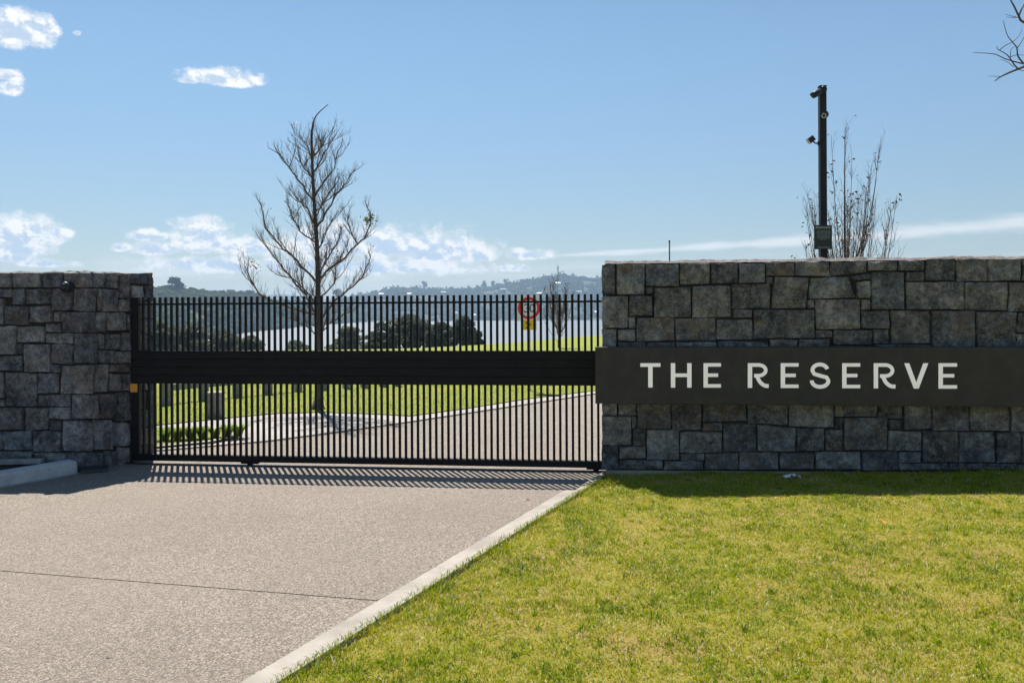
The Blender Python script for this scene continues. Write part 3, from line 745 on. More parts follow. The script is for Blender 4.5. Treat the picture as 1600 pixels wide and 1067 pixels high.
uh = 0.026+0.026*nr.random(len(ux)); uw = 0.002+0.0016*nr.random(len(ux)); ut_ = np.clip(np.repeat(0.30+0.14*nr.normal(size=len(tx)), tk)+0.06*nr.normal(size=len(ux)), 0, 1)
gx, gy, gz, hs, ws, tone = (np.concatenate(q) for q in ((gx, ux), (gy, uy), (gz, uz), (hs, uh), (ws, uw), (tone, ut_)))
# blades that lean out over the kerb
ey = 3.7+5.3*nr.random(1500); ex = -1.255+0.4006*(ey-4.105)+0.238+0.02*nr.random(1500)-0.03*(nr.random(1500) < 0.25)
gx, gy, gz, hs, ws, tone = (np.concatenate(q) for q in ((gx, ex), (gy, ey), (gz, np.full(1500, 0.04)), (hs, 0.02+0.035*nr.random(1500)), (ws, np.full(1500, 0.0022)), (tone, np.clip(0.3+0.2*nr.normal(size=1500), 0, 1))))
blades('lawn_grass', gx, gy, gz, hs, ws, tone, 1.05, 3, 'grass_blade', 'short sunlit green grass growing in front of the sign wall')
# rear lawn blades (seen through the bars)
n = 42000; ry = 12.4+18*nr.random(n)**1.5; rx = -8 + 12*nr.random(n)
led = np.interp(rx, [q[0] for q in LE], [q[1] for q in LE], left=12.6); ok = ry > led+0.02
rx, ry = rx[ok], ry[ok]; m_ = len(rx)
blades('rear_lawn_grass', rx, ry, np.full(m_, 0.02), 0.02+0.035*nr.random(m_), 0.003+0.004*nr.random(m_), np.clip(0.46+0.16*nr.normal(size=m_), 0, 1), 0.8, 4, 'grass_blade', 'bright green mown lawn beyond the gate')

# flax-like plants in the bed inside the gate
def plant(px, py, h, label, n=46, seed=1, spread=0.14):
    b = G(px, py, 0.03); b.z = 0.03; t = thing('strappy_plant', b, label, 'plant', 'plants in the bed inside the gate'); g = np.random.default_rng(seed)
    vs = []; fs = []; tone = []
    for i in range(n):
        an = g.random()*6.28; d = np.array([math.cos(an), math.sin(an), 0]); s = np.array([-d[1], d[0], 0]); L = h*(0.7+0.5*g.random()); sp = spread*(0.4+g.random())
        b0 = np.array(b)+d*0.04*g.random(); k = len(vs); w = 0.012
        for q, f in ((0, 1), (0.5, 1.0), (0.85, 0.7)):
            c = b0 + d*sp*q*q + np.array([0, 0, L*(q-0.25*q*q)]); vs += [c-s*w*f, c+s*w*f]
        vs.append(b0+d*sp*1.25+np.array([0, 0, L*0.72])); tone += [g.random()]*7
        fs += [k, k+1, k+3, k, k+3, k+2, k+2, k+3, k+5, k+2, k+5, k+4, k+4, k+5, k+6]
    np_mesh('leaf_clump', np.array(vs), fs, 3, 'flax', t, b, {'tone': tone})
for i, (px, py) in enumerate([(258, 688), (278, 687), (297, 686), (316, 685), (336, 684), (355, 683), (373, 682)]):
    w = ['nearest the left pillar', 'second from the left pillar', 'third from the left pillar', 'fourth from the left pillar', 'fifth from the left pillar', 'sixth from the left pillar', 'at the right tip of the bed'][i]
    plant(px, py, 0.21, 'bright green strappy plant inside the gate, '+w, 60, 60+i)

# ------------------------------------------------------------------ stone walls
def plane_pt(x, y, A, B):
    tx, ty = px_true(x, y); m = tx/FPX
    dx, dy = B[0]-A[0], B[1]-A[1]
    s = (m*A[1]-A[0])/(dx-m*dy)
    Y = A[1]+s*dy
    return Vector((m*Y, Y, EYE-ty/FPX*Y))
RW_A, RW_B = (0.92, 9.08), (4.92, 8.568)
RW_D = Vector((RW_B[0]-RW_A[0], RW_B[1]-RW_A[1], 0)).normalized(); RW_N = Vector((RW_D.y, -RW_D.x, 0))
if RW_N.y > 0: RW_N = -RW_N
def map_right(x, y): return plane_pt(x, y, RW_A, RW_B), RW_N
C_, D_, E_, L_ = (-4.62, 9.62), (-4.315, 10.145), (-4.165, 10.40), (-9.4, 9.86)
BK = (-4.36, 10.85)
def pxof(pt): return 800+FPX*pt[0]/pt[1]
PC, PD = pxof(C_), pxof(D_)
def seg_n(a, b):
    d = Vector((b[0]-a[0], b[1]-a[1], 0)).normalized(); n = Vector((d.y, -d.x, 0)); return n if n.y < 0 else -n
NL, NC, ND = seg_n(L_, C_), seg_n(C_, D_), seg_n(D_, E_)
def map_left(x, y):
    xt = 800+px_true(x, y)[0]
    if xt < PC: p = plane_pt(x, y, L_, C_); n = NL
    elif xt < PD: p = plane_pt(x, y, C_, D_); n = NC
    else: p = plane_pt(x, y, D_, E_); n = ND
    k = max(0, 1-abs(xt-PC)/9.0)
    if k > 0: n = n.lerp((NL+NC).normalized(), k).normalized()
    return p, n
def stone(q, mapf, parent, seed, depth=0.13, joint=0.5, corner=None):
    """One roughly squared block; q = four pixel corners (or a rectangle) of its face."""
    r = random.Random(seed)
    if len(q) == 4 and not isinstance(q[0], tuple): x0, y0, x1, y1 = q; q = [(x0, y0), (x1, y0), (x1, y1), (x0, y1)]
    q = [(a+r.uniform(-.7, .7), b+r.uniform(-.8, .8)) for a, b in q]
    w = q[1][0]-q[0][0]; h = q[3][1]-q[0][1]
    e = 0.8
    nx = 1 if w < 14 else 2 if w < 40 else 3; ny = 1 if h < 16 else 2 if h < 40 else 3
    us = [joint/w, (joint+e)/w] + [(i+1)/(nx+1)+r.uniform(-.06, .06) for i in range(nx)] + [1-(joint+e)/w, 1-joint/w]
    vs_ = [joint/h, (joint+e)/h] + [(i+1)/(ny+1)+r.uniform(-.06, .06) for i in range(ny)] + [1-(joint+e)/h, 1-joint/h]
    if corner is not None and q[0][0] < corner-4 and q[1][0] > corner+4:
        t = (corner-q[0][0])/w; k = min(range(2, 2+nx), key=lambda i: abs(us[i]-t)) if nx else 2; us[k] = t
    us.sort(); vs_.sort()
    cu, cv = len(us), len(vs_); prd = r.uniform(-0.006, 0.020); tu, tv_ = r.uniform(-.013, .013), r.uniform(-.014, .016)
    V = []
    for j, v in enumerate(vs_):
        for i, u in enumerate(us):
            bx = i in (0, cu-1); by = j in (0, cv-1)
            px = (q[0][0]*(1-u)+q[1][0]*u)*(1-v)+(q[3][0]*(1-u)+q[2][0]*u)*v
            py = (q[0][1]*(1-u)+q[1][1]*u)*(1-v)+(q[3][1]*(1-u)+q[2][1]*u)*v
            if by: py += r.uniform(-.9, .75)
            if bx: px += r.uniform(-.9, .75)
            if bx and by: kc = r.choice([0.3, 0.9, 1.4, 2.4]); px += (kc if i == 0 else -kc); py += (kc*0.8 if j == 0 else -kc*0.8)
            p, n = mapf(px, py)
            off = -0.013 if (bx or by) else prd + tu*(u-.5)*2 + tv_*(v-.5)*2 + r.uniform(-.014, .014)
            if not (bx or by) and (i in (1, cu-2) or j in (1, cv-2)): off -= 0.003
            V.append(p+n*off)
    F = []
    for j in range(cv-1):
        for i in range(cu-1): F.append((j*cu+i, (j+1)*cu+i, (j+1)*cu+i+1, j*cu+i+1))
    ring = [i for i in range(cu)] + [j*cu+cu-1 for j in range(1, cv)] + [(cv-1)*cu+i for i in range(cu-2, -1, -1)] + [j*cu for j in range(cv-2, 0, -1)]
    k = len(V); nn = mapf((q[0][0]+q[1][0])/2, (q[0][1]+q[2][1])/2)[1]
    V += [V[i] - nn*depth for i in ring]
    m = len(ring)
    F += [(ring[i], ring[(i+1) % m], k+(i+1) % m, k+i) for i in range(m)]
    mb = MB(); mb.add(V, F); return mb.build('stone', 'basalt', parent, False)

RIGHT = [(939.2,412.6,961.7,460.4),(963.1,412.5,1008,460.4),(1008.8,412,1061.3,447.3),(1062.3,411,1109.4,444.2),(1009,448.4,1020,459.7),
(940,461.8,981.4,512.4),(982.8,461,1020,494.2),(1021.5,448.4,1079.9,495.6),(1081.5,445.6,1142,496.3),(982.4,495.2,993.2,512.8),(994.4,495.6,1054.5,533.5),
(1055.5,497.3,1118.6,533),(940,514,964,544),(965,514.2,993,533.3),(965,534.5,1010,547),(1011,534.7,1055,547),(1056,534.2,1120,547),
(1110.4,411.2,1153.4,442.8),(1154.4,410.5,1195.6,442.8),(1196.6,409.8,1241.3,430.9),[(1242.5,409),(1296.5,408.6),(1296.5,432),(1242.5,431.2)],
(1143.6,444.2,1204,482.6),(1197,431.8,1208.5,443.6),[(1209.5,432.3),(1263.5,433),(1260,481.5),(1205,482)],(1261,468,1273,482.2),[(1265,434.4),(1326,433),(1338,466),(1264,466.5)],
(1146.6,483.6,1175.6,497),(1120,498.2,1176,531),(1177,483.6,1273,528.8),(1121,532.5,1201,547),(1202,530,1246.8,547),(1247.7,529.4,1296.7,547),
[(1297.4,408.4),(1354.2,407.9),(1354.2,424.5),(1297.4,432.5)],(1355.2,407.7,1403,423.8),(1404.2,407,1445.3,423.8),(1414.8,424.6,1445.3,440),[(1327,432.5),(1361,425.5),(1361,437.5),(1339,438.5)],
(1339.2,439.3,1361,466.4),(1362.2,424.8,1413.5,484),[(1414.5,441),(1506.8,440.3),(1506.8,483.5),(1414.5,484)],(1274.2,467.4,1344.8,514.7),(1346,467.2,1361.3,484),(1346,485.2,1389.8,513.2),
(1391,485,1453.8,537),(1274.2,516,1300.4,528),(1301.3,514.8,1362.9,539),(1364,514.2,1389.8,537),(1298,539.6,1362.9,547),(1364,538,1453.8,547),
(1446.5,403.4,1493.9,438.8),(1495,404,1542.6,439.3),(1543.8,404,1595.8,438.8),(1597,403.6,1650,439.5),(1508,440.6,1574.2,485.3),(1575.4,440.5,1645,487.3),
(1455,485,1524,547),(1525,486.6,1587.5,547),(1588.6,488.5,1645,521),(1588.4,522,1645,547),
(941,626,965.2,649),(966.2,626,994,649),(940.5,650.2,986.6,695.8),(987.6,650.2,994.4,668.8),(995.4,626,1048.6,669.8),(1049.4,626,1096.6,672.6),(988,669.8,1009,697.6),
(1010,671,1061.8,719),(1063,673.8,1128.6,708),(1097.6,660,1128.8,673.2),(1097.6,626,1166.8,659),(939.9,696.8,967,734),(968,698.6,1009,717.4),(967.8,718.6,1036,734),
(1063,709,1101,720),(1037,720.6,1099.6,734),[(1129.8,660.4),(1182,661.5),(1182,705.8),(1129.8,706)],[(1167.8,626),(1231.8,626),(1231.8,664.5),(1167.8,660.5)],
[(1183,663.5),(1244,667.5),(1244,705.8),(1183,705.8)],[(1232.8,626),(1303.4,626),(1303.4,669),(1232.8,666.5)],(1245,669.4,1288.6,704.4),[(1102,708),(1153.8,707.4),(1155.5,734),(1100.5,734)],
(1155,707,1217,733),(1218.2,706.6,1272.6,733),(1304.4,628,1372,651),(1373,628,1410.4,654),(1304.4,652,1317.2,670),(1289.6,671,1317,704),(1318.3,652,1387.4,704),
(1388.5,655.4,1411,671.4),[(1411.4,628),(1455.2,628),(1456.5,670.8),(1411.8,671.6)],(1388.4,672.6,1439.6,705),(1273.6,705.4,1345.2,733),(1346.2,705,1403.6,734),(1404.7,706.2,1439.4,723),
(1404.4,724,1482,734),(1456.6,628,1513.8,673),(1514.8,628,1579.6,674),(1580.6,628,1645,675.4),(1440.6,672.8,1497.6,722),(1498.7,674.6,1555.2,723),(1556.4,675.8,1595.7,724),(1597,676.4,1645,724.6),
(1483,723.4,1536,734),(1537,724,1590,734),(1591,725.4,1645,734)]
rw = thing('sign_wall', (RW_A[0]+2, RW_A[1], 0), 'dark squared stone wall carrying the long name sign, right of the gate', 'wall')
RTH = 0.30
back = -RW_N*RTH
# hearting (mortar core), behind the stone faces
def right_pt(s, z, off): q = Vector((RW_A[0], RW_A[1], z)) + RW_D*s + RW_N*off; return q
mbc = MB(); f0_, f1_ = -0.032, -RTH
mbc.prism([right_pt(0.03, -0.1, f0_), right_pt(8.3, -0.1, f0_), right_pt(8.3, 2.172, f0_), right_pt(0.03, 2.172, f0_)], -RW_N*(RTH-0.032))
mbc.build('hearting', 'mortar', rw)
for i, q in enumerate(RIGHT): stone(q, map_right, rw, 1000+i, depth=0.20 if (not isinstance(q[0], tuple) and q[0] < 945) else 0.13)
# courses that run on past the right of the view
for (y0, y1) in ((403, 440), (441, 486), (487, 547), (628, 675), (676, 734)):
    x = 1652 if y0 < 440 else 1646.5
    while x < 2500:
        w = rng.uniform(45, 80); stone((x, y0, x+w-1, y1), map_right, rw, int(x*7+y0)); x += w
def crust(length, ptf, top, thick, parent, seed):
    mb = MB(); n = int(length/0.022); g = random.Random(seed)
    for i in range(n+1):
        s = length*i/n
        for k in range(6):
            o = thick*k/5; h = top + 0.006 + 0.016*max(0, mnoise.fractal(Vector((s*5.5, k*0.9, seed)), 0.7, 2.0, 5)+0.25) + 0.024*max(0, mnoise.noise(Vector((s*1.3, k*0.3, seed+9))))
            if k == 0: h = top - 0.016 + 0.007*mnoise.noise(Vector((s*11, 2.0, seed)))
            if k == 5: h = top-0.04
            mb.v.append(tuple(ptf(s, h, -(o+0.003*(k == 0)) if k else -0.006+0.006*mnoise.noise(Vector((s*14, 8.0, seed))))))
    for i in range(n):
        for k in range(5): mb.f.append((i*6+k, (i+1)*6+k, (i+1)*6+k+1, i*6+k+1))
    return mb.build('crust', 'wall_crust', parent)
crust(8.25, lambda s, h, o: right_pt(0.02+s, h, o), 2.183, RTH-0.01, rw, 3)
# concrete footing just above the grass
mbf = MB(); mbf.prism([right_pt(0.02, -0.1, -0.05), right_pt(8.3, -0.1, -0.05), right_pt(8.3, 0.155, -0.05), right_pt(0.02, 0.075, -0.05)], RW_N*0.035); mbf.build('footing', 'concrete', rw)

LEFT = [(-14,425.5,17.6,449.3),(18.8,425.8,64,449.4),(65,425.8,98.2,449.4),(99.2,425.5,142.2,449.2),(143.2,425.5,163.6,450),(164.6,425.5,185.4,451),(186.4,426,203.8,466.5),(204.8,426.4,230,444.6),(231,426.5,239.8,444.6),
(205,446,225.2,470),(226.2,446,240.6,470),(-14,450.4,17.6,464.8),(18.8,450.4,38,476),(39,450.4,81,476),(82.2,450.4,113.2,485.6),(114.2,450.4,152.4,485.8),(153.2,451.6,159,486.6),(160,452.2,184.8,487.4),(186,467.6,203.8,488),
(-14,466,6.8,508),(7.8,477.2,45.2,508.6),(46.4,477.2,81.6,503.6),(83,486.6,95.4,503.6),(96.4,486.8,148.8,519.6),(149.8,487.6,167.4,520),(168.4,488.4,197,517),(198,489.4,204.5,516),
(-14,509.6,25.6,554.4),(26.6,509.6,69.6,535.4),(70.8,504.8,93.6,519.4),(70.8,520.6,114.4,536.4),(115.4,520.8,154.4,568),(155.4,521,163.4,545.6),(164.4,521,189.4,546.6),(190.4,518.6,204.5,547.4),
(26.6,536.8,36.6,552.6),(37.6,536.8,78.8,581.4),(79.8,537.6,114.2,569),(155.6,546.8,178.8,567),(179.8,548.6,204.5,568),(-14,555.6,35.4,579.6),
(7.8,582.6,57.6,635.4),(-14,581,6.6,622),(-14,623.2,6.6,635.4),(58.8,583,91,615),(79.8,570.2,96,582),[(97,570.4),(146,569.4),(146,615.8),(92,615.6)],
(147.2,568.4,169.6,613),(170.8,583.6,190,611),(170.8,569,204.5,582.4),(191,583.8,204.5,611),(58.8,616.4,109.8,635.4),(76,636.6,110.4,655),(111.4,617,154.6,655.2),(155.8,614.6,182,654.2),(183,612.6,204.5,658),
(-14,636.8,37,672),(38.2,636.8,75,672),(76,656.2,96.6,672.6),(97.8,656.6,145,705),(146.2,655.6,175,703),(176.2,659.4,204.5,697),(-14,673.4,4,703.4),(5,673.4,50.2,704),(51.2,673.6,96.6,706),
(-14,704.8,52.4,726),(53.4,707.2,104.4,728),(105.4,706.4,162,735),(163,704,183,733),(184,698.4,204.5,729)]
ys = [471, 498, 523, 553, 579, 611, 640, 668, 696, 722]
for i in range(len(ys)-1):
    sp = rng.choice([219, 224, 228, 232]); LEFT += [(205.4, ys[i], sp-.5, ys[i+1]-1), (sp+.5, ys[i], 240.8, ys[i+1]-1)]
lw = thing('pillar_wall', (-5.5, 9.9, 0), 'dark stone pillar wall left of the gate with a dome camera', 'wall')
# hearting
def inset(pt, n, d): return (pt[0]-n.x*d, pt[1]-n.y*d)
lc = [inset(L_, NL, .032), inset(C_, (NL+NC).normalized(), .035), inset(D_, (NC+ND).normalized(), .035), (E_[0]-0.035, E_[1]+0.01), (BK[0]-0.03, BK[1]), (-9.4, 10.85)]
MB().prism([Vector((a, b, -0.1)) for a, b in lc], (0, 0, 2.215)).build('hearting', 'mortar', lw)
for i, q in enumerate(LEFT): stone(q, map_left, lw, 3000+i, corner=PC+0.5 if True else None)
for (y0, y1) in ((425.5, 449), (450, 485), (486, 536), (537, 580), (581, 635), (636, 672), (673, 726)):
    x = -15.0
    while x > -480:
        w = rng.uniform(30, 55); stone((x-w+1, y0, x, y1), map_left, lw, int(9000-x*5+y0)); x -= w
# end face of the pillar, turned away from the drive
for i in range(7):
    z0 = 0.02+i*0.30; mb = MB(); mb.bbox(((E_[0]+BK[0])/2-0.055, (E_[1]+BK[1])/2, z0+0.148), (0.11, 0.40, 0.288), 0.012, Matrix.Rotation(math.atan2(-(BK[0]-E_[0]), BK[1]-E_[1]), 3, 'Z')); mb.build('stone', 'basalt', lw)
def poly_pts(path):
    acc = [0.0]
    for a, b in zip(path, path[1:]): acc.append(acc[-1]+math.hypot(b[0]-a[0], b[1]-a[1]))
    return acc
LP = [L_, C_, D_, E_]; LA = poly_pts(LP); LN = [NL, NC, ND]
def left_pt(s, z, off):
    for i in range(3):
        if s <= LA[i+1] or i == 2:
            t = (s-LA[i])/(LA[i+1]-LA[i]); a, b = LP[i], LP[i+1]; n = LN[i]
            q = Vector((a[0]+(b[0]-a[0])*t, a[1]+(b[1]-a[1])*t, z)); return q+n*off
crust(LA[3]-0.01, left_pt, 2.135, 0.38, lw, 17)

# ------------------------------------------------------------------ the name sign
SG_A = Vector((RW_A[0], RW_A[1], 0)) + RW_N*0.115
def sg(s, z, off=0.0): q = SG_A + RW_D*s + RW_N*off; return Vector((q.x, q.y, z))
def sign_pt(x, y, off=0.0):
    q = plane_pt(x, y, (SG_A.x, SG_A.y), (SG_A.x+RW_D.x, SG_A.y+RW_D.y)); return q + RW_N*off
s_left = (sign_pt(930, 586) - SG_A).dot(RW_D)
nb = thing('name_sign', sg(2, 0.76), 'long dark bronze sign band across the stone wall reading THE RESERVE', 'sign')
pn = MB(); Ls, S0, zt, zb = 8.2, s_left, 1.329, 0.763
ct = sg((S0+Ls)/2, (zt+zb)/2, -0.055); Mz = Matrix.Rotation(math.atan2(RW_D.y, RW_D.x), 3, 'Z')
pn.bbox(ct, (Ls-S0, 0.11, zt-zb), 0.003, Mz); pn.build('panel', 'dark_bronze_metal', nb)
for s_ in (0.6, 2.6, 4.6, 6.6):
    MB().box(sg(s_, (zt+zb)/2, -0.116), (0.12, 0.02, 0.3), Mz).build('bracket', 'black_powder_coat', nb)
def rect(x0, y0, x1, y1): return [(x0, y0), (x1, y0), (x1, y1), (x0, y1)]
def stroke(pts, w):
    """Outline quads of a thick polyline in pixel space."""
    out = []
    L = []; R = []
    for i, q in enumerate(pts):
        a = pts[max(i-1, 0)]; b = pts[min(i+1, len(pts)-1)]; d = math.hypot(b[0]-a[0], b[1]-a[1]); nx, ny = -(b[1]-a[1])/d, (b[0]-a[0])/d
        L.append((q[0]+nx*w/2, q[1]+ny*w/2)); R.append((q[0]-nx*w/2, q[1]-ny*w/2))
    return L + list(reversed(R))
def arc(cx, cy, rx, ry, a0, a1, n=14): return [(cx+rx*math.cos(math.radians(a0+(a1-a0)*i/n)), cy+ry*math.sin(math.radians(a0+(a1-a0)*i/n))) for i in range(n+1)]
def L_T(x0, x1, y0, y1, t=5.6): m = (x0+x1)/2; return [[(x0, y0), (x1, y0), (x1, y0+t), (m+3.5, y0+t), (m+3.5, y1), (m-3.5, y1), (m-3.5, y0+t), (x0, y0+t)]]
def L_H(x0, x1, y0, y1, w=6.8): c = (y0+y1)/2-0.2; return [[(x0, y0), (x0+w, y0), (x0+w, c-2.8), (x1-w, c-2.8), (x1-w, y0), (x1, y0), (x1, y1), (x1-w, y1), (x1-w, c+2.8), (x0+w, c+2.8), (x0+w, y1), (x0, y1)]]
def L_E(x0, x1, y0, y1, w=6.8, t=5.4): c = (y0+y1)/2-0.3; m = x1-4.4; return [[(x0, y0), (x1, y0), (x1, y0+t), (x0+w, y0+t), (x0+w, c-2.7), (m, c-2.7), (m, c+2.7), (x0+w, c+2.7), (x0+w, y1-t), (x1, y1-t), (x1, y1), (x0, y1)]]
def L_R(x0, x1, y0, y1, w=6.8, t=5.6):
    bw = x1-2.4; yb = y0+(y1-y0)*0.58; ry = (yb-y0-t)/2; cy = (y0+yb)/2; rx = 11.5
    bowl = [(x0+w, y0+t/2)] + [(bw-rx-t/2+1, y0+t/2)] + arc(bw-rx-t/2+1, cy, rx-0.2, ry, -90, 90, 14) + [(x0+w+3.0, yb-t/2)]
    H = y1-y0
    leg = [(x0+w+7.0, yb-t/2-1.0), (x0+w+10.0, yb+H*0.09), (x0+w+13.2, yb+H*0.21), (x0+w+17, y1-H*0.13), (x0+w+20.6, y1-H*0.085), (x1+0.2, y1-2.8)]
    # smooth the leg
    sm = []
    for i in range(len(leg)-1):
        p0 = leg[max(i-1, 0)]; p1 = leg[i]; p2 = leg[i+1]; p3 = leg[min(i+2, len(leg)-1)]
        for k in range(5):
            t_ = k/5; sm.append(tuple(0.5*((2*p1[j])+(-p0[j]+p2[j])*t_+(2*p0[j]-5*p1[j]+4*p2[j]-p3[j])*t_*t_+(-p0[j]+3*p1[j]-3*p2[j]+p3[j])*t_**3) for j in (0, 1)))
    sm.append(leg[-1])
    return [rect(x0, y0, x0+w, y1), stroke(bowl, t), stroke(sm, t+0.4)]
def L_S(x0, x1, y0, y1, t=6.0):
    w = x1-x0; cx = (x0+x1)/2; H = y1-y0; r1 = (H/2-t/2+0.6)/2; rx = w/2-t/2
    c1 = y0+t/2+r1; c2 = y1-t/2-r1
    pts = arc(cx-0.3, c1, rx-1.2, r1, -12, -185, 18) + [(cx-rx+3.4, c1+r1*0.62), (cx-2.5, (y0+y1)/2-0.6), (cx+3.0, (y0+y1)/2+0.9), (cx+rx-2.6, c2-r1*0.62)] + arc(cx, c2, rx, r1, -8, 186, 18)
    return [stroke(pts, t)]
def L_V(x0, x1, y0, y1, w=7.8): m = (x0+x1)/2; return [[(x0, y0), (x0+w, y0), (m, y1-9.5), (x1-w, y0), (x1, y0), (m+3.8, y1), (m-3.8, y1)]]
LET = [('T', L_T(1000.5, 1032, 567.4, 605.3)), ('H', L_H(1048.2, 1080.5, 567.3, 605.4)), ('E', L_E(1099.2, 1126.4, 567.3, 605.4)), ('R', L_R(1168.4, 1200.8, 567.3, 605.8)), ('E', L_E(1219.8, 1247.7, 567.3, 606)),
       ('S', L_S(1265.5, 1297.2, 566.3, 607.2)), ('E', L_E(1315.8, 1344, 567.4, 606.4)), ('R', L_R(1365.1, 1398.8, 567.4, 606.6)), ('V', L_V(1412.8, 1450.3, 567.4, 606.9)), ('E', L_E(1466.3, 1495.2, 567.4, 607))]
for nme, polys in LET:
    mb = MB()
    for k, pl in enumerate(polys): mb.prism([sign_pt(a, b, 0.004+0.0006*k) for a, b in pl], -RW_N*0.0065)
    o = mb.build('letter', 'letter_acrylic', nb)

# ------------------------------------------------------------------ the sliding gate
GA, GB = Vector((-4.27, 10.07, 0)), Vector((0.955, 9.42, 0))
GD = (GB-GA).normalized(); GN = Vector((GD.y, -GD.x, 0)); GL = (GB-GA).length
Mg = Matrix.Rotation(math.atan2(GD.y, GD.x), 3, 'Z')
gate = thing('sliding_gate', GA, 'black metal sliding gate of upright bars with a wide middle band', 'gate')
def gp(s, z, off=0.0): q = GA + GD*s + GN*off; return Vector((q.x, q.y, z))
ZB0, ZB1, ZT = 0.044, 0.114, 1.868
MB().bbox(gp((GL+2.2)/2, (ZB0+ZB1)/2), (GL+2.2, 0.07, ZB1-ZB0), 0.004, Mg).build('bottom_rail', 'black_powder_coat', gate)
MB().bbox(gp((GL+2.2)/2, 1.790, 0), (GL+2.2, 0.018, 0.022), 0.002, Mg).build('top_rail', 'black_powder_coat', gate)
zb0, zb1 = 0.905, 1.272; nbv = 4; hb = (zb1-zb0)/nbv
for i in range(nbv):
    MB().bbox(gp((GL+2.2)/2, zb0+hb*(i+.5)), (GL+2.2, 0.062, hb-0.0014), 0.0025, Mg).build('band_board', 'black_powder_coat', gate)
MB().bbox(gp(0.045, (ZB1+ZT)/2), (0.09, 0.055, ZT-ZB1), 0.004, Mg).build('end_post', 'black_powder_coat', gate)
bar0 = None; pitch = 0.0668
nb_ = int((GL+2.1-0.12)/pitch)
for i in range(nb_):
    s = 0.135+pitch*i
    if bar0 is None:
        bm_ = MB(); bm_.bbox((0, 0, 0), (0.0255, 0.026, ZT-ZB1+0.012), 0.002, Mg); bar0 = bm_.build('bar', 'black_powder_coat', origin=(0, 0, 0)); bar0.parent = gate; o = bar0
    else: o = bar0.copy(); COL.objects.link(o); o.parent = gate
    o.location = gp(s, (ZB1+ZT)/2-0.006) - GA
for s in (1.38, GL-0.08):
    q = gp(s, 0.03); wl = MB(); wl.lathe(q-GN*0.02, GN, [(0, 0.028), (0.006, 0.032), (0.034, 0.032), (0.04, 0.028)], 16)
    w_ = wl.build('wheel', 'black_powder_coat', gate); MB().bbox(gp(s, 0.034), (0.2, 0.05, 0.02), 0.003, Mg).build('wheel_bracket', 'black_powder_coat', gate)
MB().bbox(gp(0.035, 0.855, 0.034), (0.085, 0.012, 0.095), 0.003, Mg).build('reflector', 'reflector_amber', gate)
tr = MB(); tr.bbox(gp((GL+2.2)/2, 0.004), (GL+2.6, 0.05, 0.012), 0.003, Mg); tag(tr.build('gate_track', 'pole_grey'), kind='structure')

# ------------------------------------------------------------------ left kerb, bed and bits by the pillar
kb = MB(); a0, a1 = G(0, 761), G(122, 739); dl = (a1-a0); dl.z = 0; dl.normalize(); nl = Vector((-dl.y, dl.x, 0)); ext = a0 - dl*3.0
prof = [(0.0, -0.02), (0.012, 0.105), (0.022, 0.125), (0.045, 0.134), (0.14, 0.138), (0.15, 0.125), (0.15, -0.02)]
ss = [0, 0.5, 1, 1.6, 2.2, 3.0, 3.4, (a1-ext).length-0.012, (a1-ext).length]
for i, s in enumerate(ss):
    for (o, z) in prof:
        k = 0.94 if i == len(ss)-1 else 1.0
        q = ext + dl*s + nl*(0.075+(o-0.075)*k); kb.v.append((q.x, q.y, z*k if z > 0 else z))
m = len(prof)
for i in range(len(ss)-1):
    for j in range(m-1): kb.f.append((i*m+j, i*m+j+1, (i+1)*m+j+1, (i+1)*m+j))
kb.f.append(tuple((len(ss)-1)*m+j for j in range(m)))
tag(kb.build('kerb_block', 'pale_concrete'), 'upstand concrete kerb ending at the foot of the left pillar', 'kerb')
gut = [ext + dl*s - nl*0.0 for s in (0, 1.5, 3.0, (a1-ext).length+0.35)]
strip('gutter', [(q.x, q.y) for q in gut], -0.09, 0.0, 0.004, 0.004, 'concrete')
bp = [(-9.4, 9.82), (-4.75, 9.62), (a1.x-0.05, a1.y+0.1)] + [((ext+dl*s+nl*0.12).x, (ext+dl*s+nl*0.12).y) for s in (3.5, 2.0, 0.0)]
sheet('garden_bed', bp, 0.10, 'soil')
sl = MB(); q0 = G(0, 728, 0.13); 
sl.bbox(Vector((-5.75, 9.36, 0.14)), (1.6, 0.10, 0.05), 0.006, Matrix.Rotation(0.10, 3, 'Z')); tag(sl.build('timber_edging', 'weathered_timber'), 'low weathered timber edging lying in the bed behind left kerb', 'edging')
bx_ = G(145, 738); bx = thing('ground_box', bx_, 'low dark flat box on the ground at the end of the left kerb', 'box')
MB().bbox(bx_+Vector((0, 0.03, 0.022)), (0.26, 0.13, 0.044), 0.008, Matrix.Rotation(0.45, 3, 'Z')).build('body', 'box_dark', bx)
MB().bbox(bx_+Vector((0, 0.03, 0.050)), (0.28, 0.15, 0.012), 0.004, Matrix.Rotation(0.45, 3, 'Z')).build('lid', 'camera_grey', bx)
# dome camera on the pillar wall
dc, dn = map_left(108, 448.5); dc = dc + dn*0.032; dm = thing('dome_camera', dc, 'small round black dome camera high on the left stone pillar', 'camera')
dax = (dn + Vector((-0.28, 0, -0.05))).normalized()
MB().lathe(dc+dn*0.0, dn, [(-0.06, 0.062), (0.02, 0.062), (0.028, 0.058)], 28).build('base', 'camera_grey', dm, False)
MB().lathe(dc+dn*0.022, dax, [(0, 0.056), (0.022, 0.058), (0.036, 0.054), (0.046, 0.046)], 28).build('housing', 'camera_grey', dm, True)
MB().lathe(dc+dn*0.030, dax, [(0.03, 0.044)]+[(0.036+0.036*math.sin(a), 0.040*math.cos(a)) for a in np.linspace(0, 1.45, 8)], 24).build('dome', 'dome_black', dm, True)

